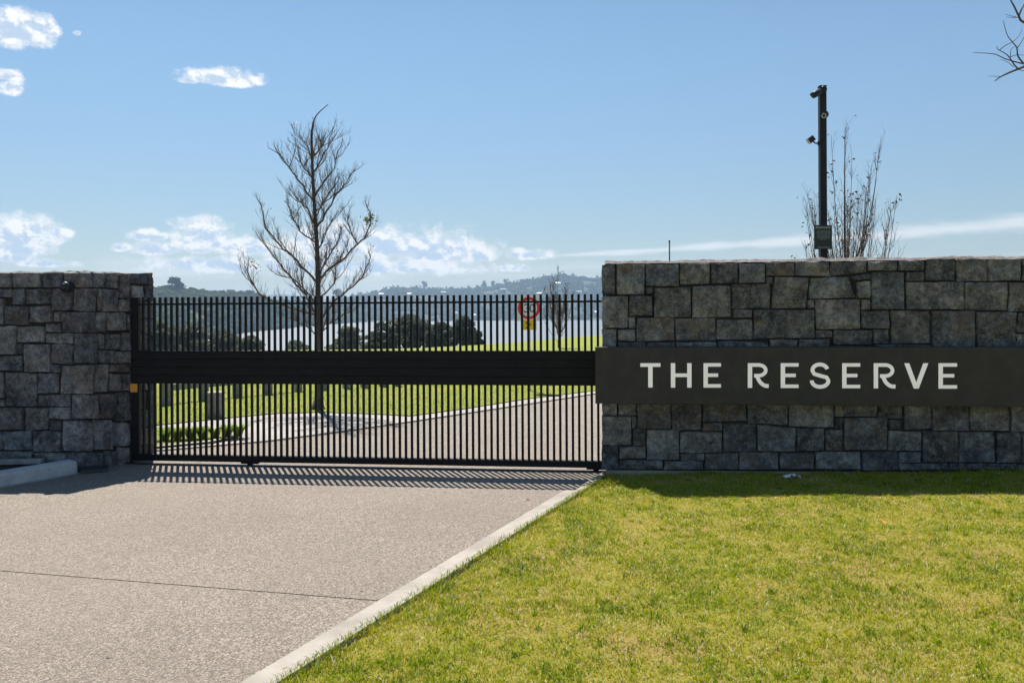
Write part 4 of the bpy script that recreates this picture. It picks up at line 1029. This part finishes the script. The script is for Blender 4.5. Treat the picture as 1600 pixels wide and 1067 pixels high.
# ------------------------------------------------------------------ camera pole behind the wall
PY = 11.0; pb = P(1286, 760, PY); pb.z = 0.0; top = P(1285, 136, PY).z; pxx = P(1285.5, 300, PY).x
pole = thing('camera_pole', (pxx, PY, 0), 'tall dark square steel pole standing behind the sign wall', 'pole')
MB().bbox((pxx, PY, top/2), (0.082, 0.082, top), 0.006).build('post', 'pole_grey', pole)
MB().bbox((pxx, PY, top+0.004), (0.09, 0.09, 0.012), 0.003).build('cap', 'pole_grey', pole)
def bullet(px, py, Yc, ax, L, r, label, arm_to, lens_front=True):
    c = P(px, py, Yc); ax = Vector(ax).normalized(); t = thing('bullet_camera', c, label, 'camera', 'cameras on the pole')
    MB().lathe(c-ax*L/2, ax, [(0, r*0.7), (0.012, r*0.95), (L*0.5, r), (L-0.008, r), (L, r*0.93)], 22).build('body', 'camera_grey', t, False)
    up = Vector((0, 0, 1)) - ax*ax.z; up.normalize(); side = ax.cross(up)
    sh = MB(); n = 9; k0 = 0
    for s_ in (-L*0.42, L*0.58):
        for j in range(n):
            a = math.radians(-75+150*j/(n-1)); sh.v.append(tuple(c+ax*s_+up*(math.cos(a)*r*1.14)+side*(math.sin(a)*r*1.14)))
    for j in range(n-1): sh.f.append((j, j+1, n+j+1, n+j))
    so = sh.build('sunshield', 'camera_grey', t, True); md = so.modifiers.new('thick', 'SOLIDIFY'); md.thickness = 0.003
    ln = MB().lathe(c+ax*(L/2), ax, [(0.0, r*0.8), (0.003, r*0.8), (0.0035, r*0.55)], 20).build('lens_ring', 'lens_ring' if lens_front else 'camera_grey', t)
    MB().lathe(c+ax*(L/2+0.0036), ax, [(0, r*0.5), (0.002, r*0.3), (0.003, 0.004)], 18).build('lens', 'lens_glass', ln)
    a_ = Vector(arm_to)
    MB().tube([c-ax*L*0.42, (c-ax*L*0.5).lerp(a_, 0.5), a_], [r*0.45, r*0.5, r*0.55], 10).build('arm', 'camera_grey', t, True)
    MB().lathe(a_, (a_-Vector((pxx, PY, a_.z))), [(-0.01, 0.04), (0.0, 0.042), (0.012, 0.036)], 18).build('mount', 'camera_grey', t)
bullet(1276.5, 146.5, PY-0.10, (-0.70, -0.45, -0.42), 0.155, 0.036, 'dark bullet camera at the very top of the pole, aimed left', (pxx+0.005, PY-0.046, P(1285, 141, PY).z), False)
bullet(1287.5, 181, PY-0.10, (-0.30, -0.80, -0.20), 0.12, 0.036, 'dark bullet camera below the top one, its pale lens facing the drive', (pxx+0.03, PY-0.046, P(1289, 180, PY).z))
fl = P(1267, 218.5, PY); ft = thing('floodlight', fl, 'small square dark floodlight on a bent arm, left of the pole', 'light')
Mf = Matrix.Rotation(math.radians(-38), 3, 'Y')
MB().bbox(fl, (0.078, 0.085, 0.070), 0.006, Mf).build('head', 'camera_grey', ft)
MB().bbox(fl+Mf @ Vector((-0.041, 0, 0)), (0.006, 0.07, 0.058), 0.002, Mf).build('glass', 'lens_ring', ft)
MB().tube([fl+Vector((0.03, 0, -0.025)), P(1273, 223.5, PY), P(1275, 224.5, PY), Vector((pxx-0.038, PY, P(1280, 223.5, PY).z))], 0.009, 8).build('arm', 'camera_grey', ft, True)
MB().bbox(Vector((pxx-0.046, PY, P(1280, 224, PY).z)), (0.022, 0.05, 0.055), 0.004).build('mount', 'camera_grey', ft)
# notice on the pole
n0p, n1p = P(1272, 352, PY-0.05), P(1300, 389.5, PY-0.05)
nt = thing('notice_board', (n0p+n1p)/2, 'small dark green printed notice fixed to the camera pole', 'sign')
nw, nh = n1p.x-n0p.x, n0p.z-n1p.z; nc = (n0p+n1p)/2; yf = PY-0.056
MB().bbox((nc.x, PY-0.05, nc.z), (nw, 0.012, nh), 0.002).build('plate', 'notice_green', nt)
st = MB()
for i in range(9):
    x = nc.x-nw*0.43+nw*0.86*i/9; z = nc.z+nh*0.36
    st.prism([(x, yf-0.002, z), (x+nw*0.045, yf-0.002, z), (x+nw*0.085, yf-0.002, z+nh*0.08), (x+nw*0.04, yf-0.002, z+nh*0.08)], (0, 0.0015, 0))
st.build('hazard_stripes', 'notice_print', nt)
g_ = random.Random(5)
for i, (fz, fw) in enumerate([(0.27, .7), (0.22, .74), (0.17, .72), (0.12, .74), (0.07, .66), (0.02, .7), (-0.04, .72), (-0.09, .4), (-0.40, .62), (-0.45, .66)]):
    tl = MB(); x = nc.x-nw*fw/2
    while x < nc.x+nw*fw/2:
        w = g_.uniform(0.006, 0.018); tl.box((x+w/2, yf-0.001, nc.z+nh*fz), (w, 0.0015, nh*0.012)); x += w+0.004
    tl.build('print_line', 'notice_print', nt)
# thin mast beyond the wall
mp = P(1046.5, 480, 24); mp.z = 0; mt_ = thing('thin_mast', mp, 'thin dark mast rising behind the left end of the sign wall', 'mast')
MB().tube([mp, Vector((mp.x, mp.y, P(1046.5, 378, 24).z))], [0.022, 0.018], 8).build('shaft', 'pole_grey', mt_, True)
MB().lathe((mp.x, mp.y, P(1046.5, 379, 24).z), (0, 0, 1), [(0, 0.024), (0.05, 0.024), (0.06, 0.01)], 10).build('tip', 'pole_grey', mt_)

# ------------------------------------------------------------------ speed sign beyond the gate
SY = 18.7; sb = G(826.5, 612); sb.z = 0.0; SX = P(826.5, 481, SY).x; zc = P(826.5, 481.5, SY).z
sp = thing('speed_sign', (SX, SY, 0), 'round red and white 30 speed limit sign with yellow plate beyond the gate', 'sign')
MB().tube([(SX, SY+0.03, 0), (SX, SY+0.03, zc+0.25)], 0.03, 12).build('pole', 'galvanised', sp, True)
MB().bbox((SX, SY-0.012, zc-0.005), (0.51, 0.006, 0.52), 0.002).build('backing_board', 'sign_white', sp)
def disc(r0, r1, y, n=40):
    mb = MB()
    for i in range(n):
        a = 2*math.pi*i/n; mb.v.append((SX+r1*math.cos(a), y, zc+r1*math.sin(a)))
        mb.v.append((SX+r0*math.cos(a), y, zc+r0*math.sin(a)))
    for i in range(n): mb.f.append((2*i, (2*i+2) % (2*n), (2*i+3) % (2*n), 2*i+1))
    return mb
disc(0.172, 0.232, SY-0.0185).build('red_ring', 'sign_red', sp)
disc(0.0, 0.171, SY-0.0170).build('white_disc', 'sign_white', sp)
def sgn(pts, w, y=SY-0.020):
    o = stroke(pts, w); return [(SX+a, y, zc-b) for a, b in o]
three = arc(-0.062, -0.040, 0.040, 0.038, 200, 425, 14) + arc(-0.062, 0.040, 0.044, 0.042, -68, 160, 14)
MB().prism(sgn(three, 0.021), (0, 0.0015, 0)).build('digit', 'sign_black', sp)
oo = arc(0.062, 0.0, 0.038, 0.078, -90, 90, 14); o2 = arc(0.062, 0.0, 0.038, 0.078, 90, 270, 14)
MB().prism(sgn(oo, 0.021), (0, 0.0015, 0)).prism(sgn(o2, 0.021), (0, 0.0015, 0)).build('digit', 'sign_black', sp)
pz = P(826.5, 508, SY).z
MB().bbox((SX, SY-0.022, pz), (0.31, 0.005, 0.20), 0.002).build('yellow_plate', 'sign_yellow', sp)
hm = [(-0.105, 0.045), (-0.06, 0.0), (-0.02, -0.05), (0.02, -0.05), (0.0, 0.0), (-0.05, 0.03)]
MB().prism([(SX+a, SY-0.027, pz-b*1.1) for a, b in [(-0.075, 0.06), (-0.045, 0.06), (0.045, -0.015), (-0.05, -0.065), (-0.075, -0.045), (-0.005, -0.01)]], (0, 0.0015, 0)).build('mark', 'sign_black', sp)

# ------------------------------------------------------------------ barrier posts, rail and box beyond the gate
posts = [(258, 632), (318, 625), (371, 620), (418, 615.5), (466, 611), (504, 608.5), (541, 606.5), (569, 605), (598, 603.6), (620, 602.6)]
ordn = ['nearest the left pillar', 'second from the left pillar', 'third from the left pillar', 'fourth from the left pillar', 'fifth from the left pillar', 'sixth from the left pillar', 'seventh from the left pillar', 'eighth from the left pillar', 'ninth from the left pillar', 'farthest from the left pillar']
pp = []
for i, (x, y) in enumerate(posts):
    b = G(x, y, 0.02); b.z = 0.02; pp.append(b)
    o = thing('barrier_post', b, 'square grey timber post on the lawn beyond the gate, '+ordn[i], 'post', 'timber posts beyond the gate')
    w = 0.17 if i < 4 else 0.14
    MB().bbox(b+Vector((0, 0, 0.28)), (w, w, 0.66), 0.012, Matrix.Rotation(0.5, 3, 'Z')).build('shaft', 'weathered_timber', o)
    MB().bbox(b+Vector((0, 0, 0.62)), (w-0.02, w-0.02, 0.03), 0.01, Matrix.Rotation(0.5, 3, 'Z')).build('chamfered_top', 'weathered_timber', o)
for i in range(4):
    a, b = pp[i], pp[i+1]; d = (b-a); L = d.length; c = (a+b)/2 + Vector((0, 0, 0.30))
    o = MB(); o.bbox(c, (L-0.17, 0.06, 0.12), 0.006, Matrix.Rotation(math.atan2(d.y, d.x), 3, 'Z'))
    tag(o.build('barrier_rail', 'weathered_timber', origin=c), 'low horizontal timber rail beyond the gate, '+['between the first two posts', 'between second and third posts', 'between third and fourth posts', 'between fourth and fifth posts'][i], 'rail', 'rails between the posts')
ub = G(337, 651, 0.02); ub.z = 0.02; ut = thing('utility_pillar', ub, 'short grey box pillar with a flat lid on the lawn edge', 'pillar')
MB().bbox(ub+Vector((0, 0, 0.185)), (0.225, 0.2, 0.37), 0.008).build('body', 'weathered_timber', ut)
for k in (-0.06, 0.0, 0.06): MB().bbox(ub+Vector((k, -0.103, 0.19)), (0.008, 0.006, 0.31), 0.002).build('rib', 'weathered_timber', ut)
MB().bbox(ub+Vector((0, 0, 0.386)), (0.26, 0.235, 0.03), 0.006).build('lid', 'concrete', ut)

# ------------------------------------------------------------------ bare trees
def smooth_path(pts, k=5):
    out = []
    for i in range(len(pts)-1):
        p0, p1, p2, p3 = pts[max(i-1, 0)], pts[i], pts[i+1], pts[min(i+2, len(pts)-1)]
        for j in range(k):
            t = j/k; out.append(0.5*((2*p1)+(p2-p0)*t+(2*p0-5*p1+4*p2-p3)*t*t+(3*p1-p0-3*p2+p3)*t**3))
    out.append(pts[-1]); return out
def wob(p, r, a): return p+Vector((r.uniform(-a, a), r.uniform(-a, a), r.uniform(-a, a)))
def grow(mb, start, d, L, rad, r, up=0.35, n=5, sides=3):
    pts = [start]; d = d.normalized()
    for i in range(n):
        d = (d + Vector((0, 0, up/n)) + Vector((r.uniform(-.26, .26), r.uniform(-.26, .26), r.uniform(-.2, .22)))).normalized()
        pts.append(pts[-1]+d*(L/n))
    mb.tube(pts, [rad*(1-0.75*i/n) for i in range(n+1)], sides, False); return pts
def twiggy(mb, path, rads, r, per_m, L0, L1, rad, up=0.8, sub=3, t0=0.15, leaves=None):
    tot = sum((b-a).length for a, b in zip(path, path[1:])); cnt = max(2, int(per_m*tot))
    for i in range(cnt):
        t = t0+(1-t0)*r.random(); f = t*(len(path)-1); k = min(int(f), len(path)-2); s = path[k].lerp(path[k+1], f-k); tan = (path[k+1]-path[k]).normalized()
        an = r.random()*6.28; side = Vector((math.cos(an), math.sin(an)*0.9, 0.15)); d = tan*0.75+side*0.65+Vector((0, 0, 0.25))
        L = r.uniform(L0, L1)*(1.2-0.75*t)
        tw = grow(mb, s, d, L, rad*(1.3-0.5*t), r, up)
        for q in range(r.randint(max(0, sub-2), sub)):
            j = r.randint(1, len(tw)-2); tt_ = (tw[j+1]-tw[j]).normalized(); an = r.random()*6.28
            g2 = grow(mb, tw[j], tt_+Vector((math.cos(an), math.sin(an), 0.1))*0.7, L*r.uniform(0.25, 0.55), rad*0.6, r, up*0.8, 3)
            if leaves is not None and r.random() < 0.25: leaves.append(g2[-1])
        if leaves is not None and r.random() < 0.2: leaves.append(tw[-1])
TY = 15.4; r = random.Random(4)
tb = P(497, 641, TY); tb.z = 0.02
tree = thing('bare_tree', tb, 'tall bare leafless tree standing on the lawn behind the gate', 'tree')
trk = smooth_path([tb-Vector((0, 0, 0.1))]+[P(x, y, TY) for x, y in ((497, 600), (496, 540), (497, 470), (496, 400), (492.5, 340), (489, 280), (487, 220), (488.5, 197), (495, 180), (513, 163))], 4)
tl_ = len(trk); MB().tube(trk, [0.060*(1-i/(tl_-1))**1.15+0.006 for i in range(tl_)], 9).tube([tb+Vector((0, 0, -0.08)), tb+Vector((0, 0, 0.03)), tb+Vector((0, 0, 0.16))], [0.15, 0.115, 0.08], 9).build('trunk', 'bark', tree, True)
S = 3.558
LIMBS = [[(425, 990), (480, 935), (560, 860), (640, 780), (690, 735), (702, 640), (680, 545)], [(418, 960), (480, 850), (530, 760), (540, 690)], [(415, 700), (470, 600), (520, 510), (560, 465), (600, 400), (660, 350)], [(402, 520), (450, 440), (500, 360), (520, 290), (555, 215)],
 [(390, 400), (440, 310), (480, 230), (530, 150)], [(400, 990), (300, 880), (200, 790), (130, 700), (112, 620), (85, 548)], [(350, 1075), (270, 980), (190, 880), (115, 770), (92, 735)], [(405, 780), (330, 730), (290, 670), (262, 590), (230, 550)], [(402, 690), (360, 600), (310, 550), (250, 478)],
 [(396, 565), (350, 490), (290, 410), (240, 340), (200, 290), (135, 255)], [(388, 430), (345, 375), (312, 320), (303, 260)], [(415, 1180), (300, 1150), (120, 1085), (60, 1010), (25, 940), (32, 875)], [(418, 1230), (500, 1120), (590, 1040), (660, 970), (700, 880), (695, 825)],
 [(415, 1150), (360, 1060), (280, 990), (200, 960), (155, 930)], [(418, 1100), (500, 1010), (520, 920), (545, 850)], [(412, 830), (450, 740), (490, 660), (540, 600)], [(405, 640), (440, 560), (500, 480), (505, 430)], [(384, 330), (400, 270), (408, 200)], [(418, 1200), (380, 1120), (330, 1010), (320, 920)],
 [(405, 600), (450, 560), (520, 500), (610, 455)], [(418, 1300), (480, 1230), (560, 1180), (640, 1150)], [(415, 1310), (350, 1250), (270, 1210), (200, 1180)], [(640, 790), (600, 720), (585, 640), (592, 590)], [(378, 300), (360, 240), (330, 215)], [(380, 310), (430, 250), (445, 195)]]
mb = MB(); tips = []
def second(path, r0, per_m=4.2):
    tot = sum((b-a).length for a, b in zip(path, path[1:]))
    for i in range(int(per_m*tot)+1):
        k = r.randint(1, max(1, int((len(path)-2)*0.72))); tan = (path[k+1]-path[k]).normalized(); an = r.random()*6.28
        d = tan*0.8+Vector((math.cos(an), math.sin(an), 0.0))*0.75
        b2 = grow(mb, path[k], d, r.uniform(0.25, 0.68), min(0.0075, r0*0.6), r, 0.9, 6, 4)
        twiggy(mb, b2, None, r, 16, 0.12, 0.36, 0.0030, 0.8, 3, 0.15, tips)
for i, lm in enumerate(LIMBS):
    dep = r.uniform(-0.75, 0.75); pts = []
    for k, (a, b) in enumerate(lm): pts.append(wob(P(380+a/S, 160+b/S, TY+dep*k/(len(lm)-1)), r, 0.012))
    path = [wob(q, r, 0.014) for q in smooth_path(pts, 4)]; Lm = sum((b-a).length for a, b in zip(path, path[1:])); r0 = 0.006+0.0075*Lm; m = len(path)
    mb.tube(path, [r0*(1-0.82*k/(m-1))+0.002 for k in range(m)], 6, False)
    twiggy(mb, path, None, r, 24, 0.15, 0.45, 0.0032, 0.75, 4, 0.1, tips)
    second(path, r0)
tpath = trk[10:-9]
twiggy(mb, tpath, None, r, 17, 0.25, 0.6, 0.0036, 1.1, 3, 0.0, tips); second(tpath, 0.012, 7.5)
mb.build('branches', 'twig', tree, False)
def leaf_bits(name, pts, n, spread, size, m, parent, seed):
    g = np.random.default_rng(seed); c = np.array([tuple(p) for p in pts])[g.integers(0, len(pts), n)] + g.normal(size=(n, 3))*spread
    a = g.normal(size=(n, 3)); a /= np.linalg.norm(a, axis=1)[:, None]; b = np.cross(a, g.normal(size=(n, 3))); b /= np.linalg.norm(b, axis=1)[:, None]; s = size*(0.6+0.8*g.random(n))[:, None]
    v = np.stack([c-a*s, c+b*s*0.55, c+a*s, c-b*s*0.55], 1).reshape(-1, 3); return np_mesh(name, v, np.arange(4*n), 4, m, parent, parent_base(parent))
leaf_bits('dry_leaves', [P(461, 337, TY), P(578, 340, TY-0.3), P(577, 345, TY-0.3), P(517, 388, TY), P(397, 415, TY), P(529, 405, TY)], 210, 0.05, 0.022, 'olive_leaf', tree, 8)
leaf_bits('dry_leaves', tips, 260, 0.03, 0.014, 'olive_leaf', tree, 9)

def vase_tree(name, base, H, spread, nst, label, m, r, leafm=None, nleaf=0, lead=None, leafsize=0.03, twrad=0.005):
    t = thing(name, base, label, 'tree'); mb = MB(); tips = []
    mt = MB(); stem = smooth_path([base-Vector((0, 0, 0.1)), base+Vector((0.02, 0, H*0.25)), base+Vector((-0.01, 0.02, H*0.6)), base+Vector((0.0, 0, H))], 5)
    mm = len(stem); mt.tube(stem, [0.0075*H*(1-0.88*i/(mm-1)) for i in range(mm)], 7); mt.build('trunk', 'bark', t, True)
    twiggy(mb, stem, None, r, 4, 0.2*H*0.5, 0.35*H*0.5, twrad, 0.9, 3, 0.5, tips)
    for i in range(nst):
        f = r.uniform(0.08, 0.6); k = int(f*(mm-1)); s = stem[k]; an = 6.28*(i*0.381966 % 1)+r.uniform(-.3, .3); sp_ = spread*r.uniform(0.55, 1.0)*(1.1-f*0.7)
        e = s + Vector((math.cos(an)*sp_, math.sin(an)*sp_, H*r.uniform(0.35, 0.62)*(1.15-f*0.6))); mid = s.lerp(e, 0.5)+Vector((math.cos(an)*sp_*0.16, math.sin(an)*sp_*0.16, -H*0.03))
        path = smooth_path([s, mid, e], 5); q = len(path); mb.tube(path, [0.0034*H*(1-f*0.5)*(1-0.8*j/(q-1)) for j in range(q)], 5, False)
        twiggy(mb, path, None, r, 9, 0.06*H, 0.16*H, twrad, 0.7, 2, 0.2, tips); tips.append(path[-1])
    mb.build('branches', m, t)
    if nleaf: leaf_bits('leaves', tips, nleaf, 0.03, leafsize, leafm, t, 12)
    return t
r = random.Random(15)
vb = P(1322, 500, 14.2); vb.z = 0.0
vase_tree('young_tree', vb, P(1320, 200, 14.2).z, 0.92, 50, 'slender bare young tree with a few leaves behind the camera pole', 'twig', r, 'sparse_leaf', 330, leafsize=0.026, twrad=0.0036)
sb_ = P(872, 546, 40); sb_.z = 0.02
vase_tree('sapling', sb_, P(872, 418, 40).z, 0.75, 26, 'bare brown twiggy sapling on the lawn just right of the speed sign', 'twig_red', random.Random(19), 'sparse_leaf', 40, leafsize=0.05, twrad=0.011)

# tree at the right whose outer branches reach into the corner of the view
r = random.Random(33); QY = 11.6; qb = P(1840, 600, QY); qb.z = 0.0
qt = thing('overhanging_tree', qb, 'bare tree beyond the right end, its twigs reaching into the top right corner', 'tree')
trk = smooth_path([qb-Vector((0, 0, 0.1)), P(1835, 400, QY), P(1825, 200, QY), P(1832, 0, QY), P(1840, -200, QY)], 4)
MB().tube(trk, [0.10*(1-0.85*i/(len(trk)-1)) for i in range(len(trk))], 9).build('trunk', 'bark', qt, True)
mb = MB(); Z = 7.62
def cpt(a, b, d=0.0): return P(1500+a/Z, b/Z, QY+d)
QL = [([P(1828, 230, QY), P(1740, 130, QY), P(1660, 80, QY), cpt(830, 770), cpt(690, 825), cpt(560, 880), cpt(470, 925), cpt(415, 968)], 0.024),
      ([cpt(690, 825), cpt(640, 765), cpt(590, 690), cpt(540, 640), cpt(450, 590), cpt(444, 552)], 0.009), ([cpt(760, 765), cpt(640, 735), cpt(530, 700), cpt(420, 650), cpt(290, 635), cpt(155, 628)], 0.008),
      ([cpt(760, 765), cpt(690, 670), cpt(675, 570), cpt(620, 500), cpt(560, 415), cpt(515, 250)], 0.010), ([cpt(675, 580), cpt(720, 520), cpt(770, 430)], 0.007), ([cpt(470, 600), cpt(540, 545), cpt(630, 500), cpt(700, 430), cpt(745, 340)], 0.005),
      ([P(1829, 60, QY), P(1720, 60, QY), P(1640, 50, QY), cpt(760, 270), cpt(700, 195), cpt(650, 90), cpt(600, 0), cpt(560, -90)], 0.022), ([cpt(700, 195), cpt(730, 120), cpt(790, 0), cpt(820, -150)], 0.012), ([cpt(690, 215), cpt(640, 200), cpt(540, 175)], 0.004), ([cpt(660, 215), cpt(550, 205)], 0.003),
      ([cpt(640, 800), cpt(560, 740), cpt(480, 712)], 0.003), ([cpt(470, 912), cpt(400, 912), cpt(335, 908)], 0.003), ([cpt(600, 690), cpt(605, 600), cpt(660, 550)], 0.004), ([cpt(690, 830), cpt(760, 850), cpt(830, 900)], 0.004), ([cpt(600, 680), cpt(690, 655), cpt(770, 665)], 0.004)]
for pts, r0 in QL:
    path = smooth_path(pts, 4); m = len(path); mb.tube(path, [r0*(1-0.8*k/(m-1))+0.0012 for k in range(m)], 6, False)
for i in range(14):
    a = r.uniform(-1.0, 1.0); s = trk[r.randint(6, len(trk)-2)]; e = s+Vector((abs(math.cos(a*2))*r.uniform(0.6, 1.6), r.uniform(-1.4, 1.4), r.uniform(0.3, 1.2)))
    path = smooth_path([s, s.lerp(e, 0.5)-Vector((0, 0, 0.1)), e], 4); mb.tube(path, [0.02*(1-0.8*k/(len(path)-1)) for k in range(len(path))], 5, False); twiggy(mb, path, None, r, 6, 0.2, 0.5, 0.005)
mb.build('branches', 'twig', qt)

# ------------------------------------------------------------------ small litter
def leaf_obj(px, py, m, label, size=0.035, z=0.0, rot=0.5):
    b = G(px, py, z); b.z = z+0.004; mb = MB(); M = Matrix.Rotation(rot, 3, 'Z')
    pts = [(-1, 0, 0.02), (-0.4, 0.38, 0.2), (0.3, 0.34, 0.32), (1, 0, 0.55), (0.35, -0.36, 0.28), (-0.35, -0.4, 0.22), (0, 0, 0.05)]
    mb.add([b+M @ Vector((q[0]*size, q[1]*size, q[2]*size)) for q in pts], [(0, 6, 1), (1, 6, 2), (2, 6, 3), (3, 6, 4), (4, 6, 5), (5, 6, 0)])
    return tag(mb.build('fallen_leaf', m, origin=b), label, 'leaf', 'fallen leaves')
leaf_obj(445, 1046, 'leaf_dead', 'curled brown leaf lying on the nearest stretch of concrete kerb', 0.016, 0.02)
leaf_obj(825, 781, 'leaf_dead', 'brown leaf on the drive near the kerb below the gate', 0.028, 0.0, 1.0)
leaf_obj(1381, 817, 'leaf_orange', 'orange leaf on the lawn below the letters of the sign', 0.025, 0.12, 1.6)
leaf_obj(1015, 950, 'leaf_dead', 'dark brown leaf in the grass in the lower middle of lawn', 0.022, 0.06, 2.0)
leaf_obj(951, 1044, 'leaf_orange', 'orange brown leaf in the grass at the bottom edge', 0.016, 0.05, 0.2)
cp = G(1238, 744, 0.10); g_ = random.Random(9); mb = MB(); nx, ny = 9, 4
for j in range(ny):
    for i in range(nx): mb.v.append((cp.x+(i/(nx-1)-.5)*0.16, cp.y+(j/(ny-1)-.5)*0.09, 0.085+0.035*(1-abs(i/(nx-1)-.5)*1.6)+g_.uniform(-.012, .018)))
for j in range(ny-1):
    for i in range(nx-1): mb.f.append((j*nx+i, j*nx+i+1, (j+1)*nx+i+1, (j+1)*nx+i))
tag(mb.build('crumpled_paper', 'paper_white', origin=(cp.x, cp.y, 0.085)), 'crumpled white scrap lying in the shaded grass under the sign', 'litter')

# ------------------------------------------------------------------ haze over the bay
hb_ = MB(); hb_.box((0, 1500, 42), (9000, 9600, 176)); hz = hb_.build('haze', 'mortar')
hm_ = bpy.data.materials.new('haze_air'); hm_.use_nodes = True; ht = hm_.node_tree
ht.nodes.remove(ht.nodes['Principled BSDF']); pv = ht.nodes.new('ShaderNodeVolumePrincipled')
pv.inputs['Color'].default_value = (0.54, 0.75, 1.0, 1); pv.inputs['Density'].default_value = 0.0002; pv.inputs['Anisotropy'].default_value = 0.2
ht.links.new(pv.outputs[0], ht.nodes['Material Output'].inputs['Volume'])
hz.data.materials.clear(); hz.data.materials.append(hm_); tag(hz, kind='stuff')
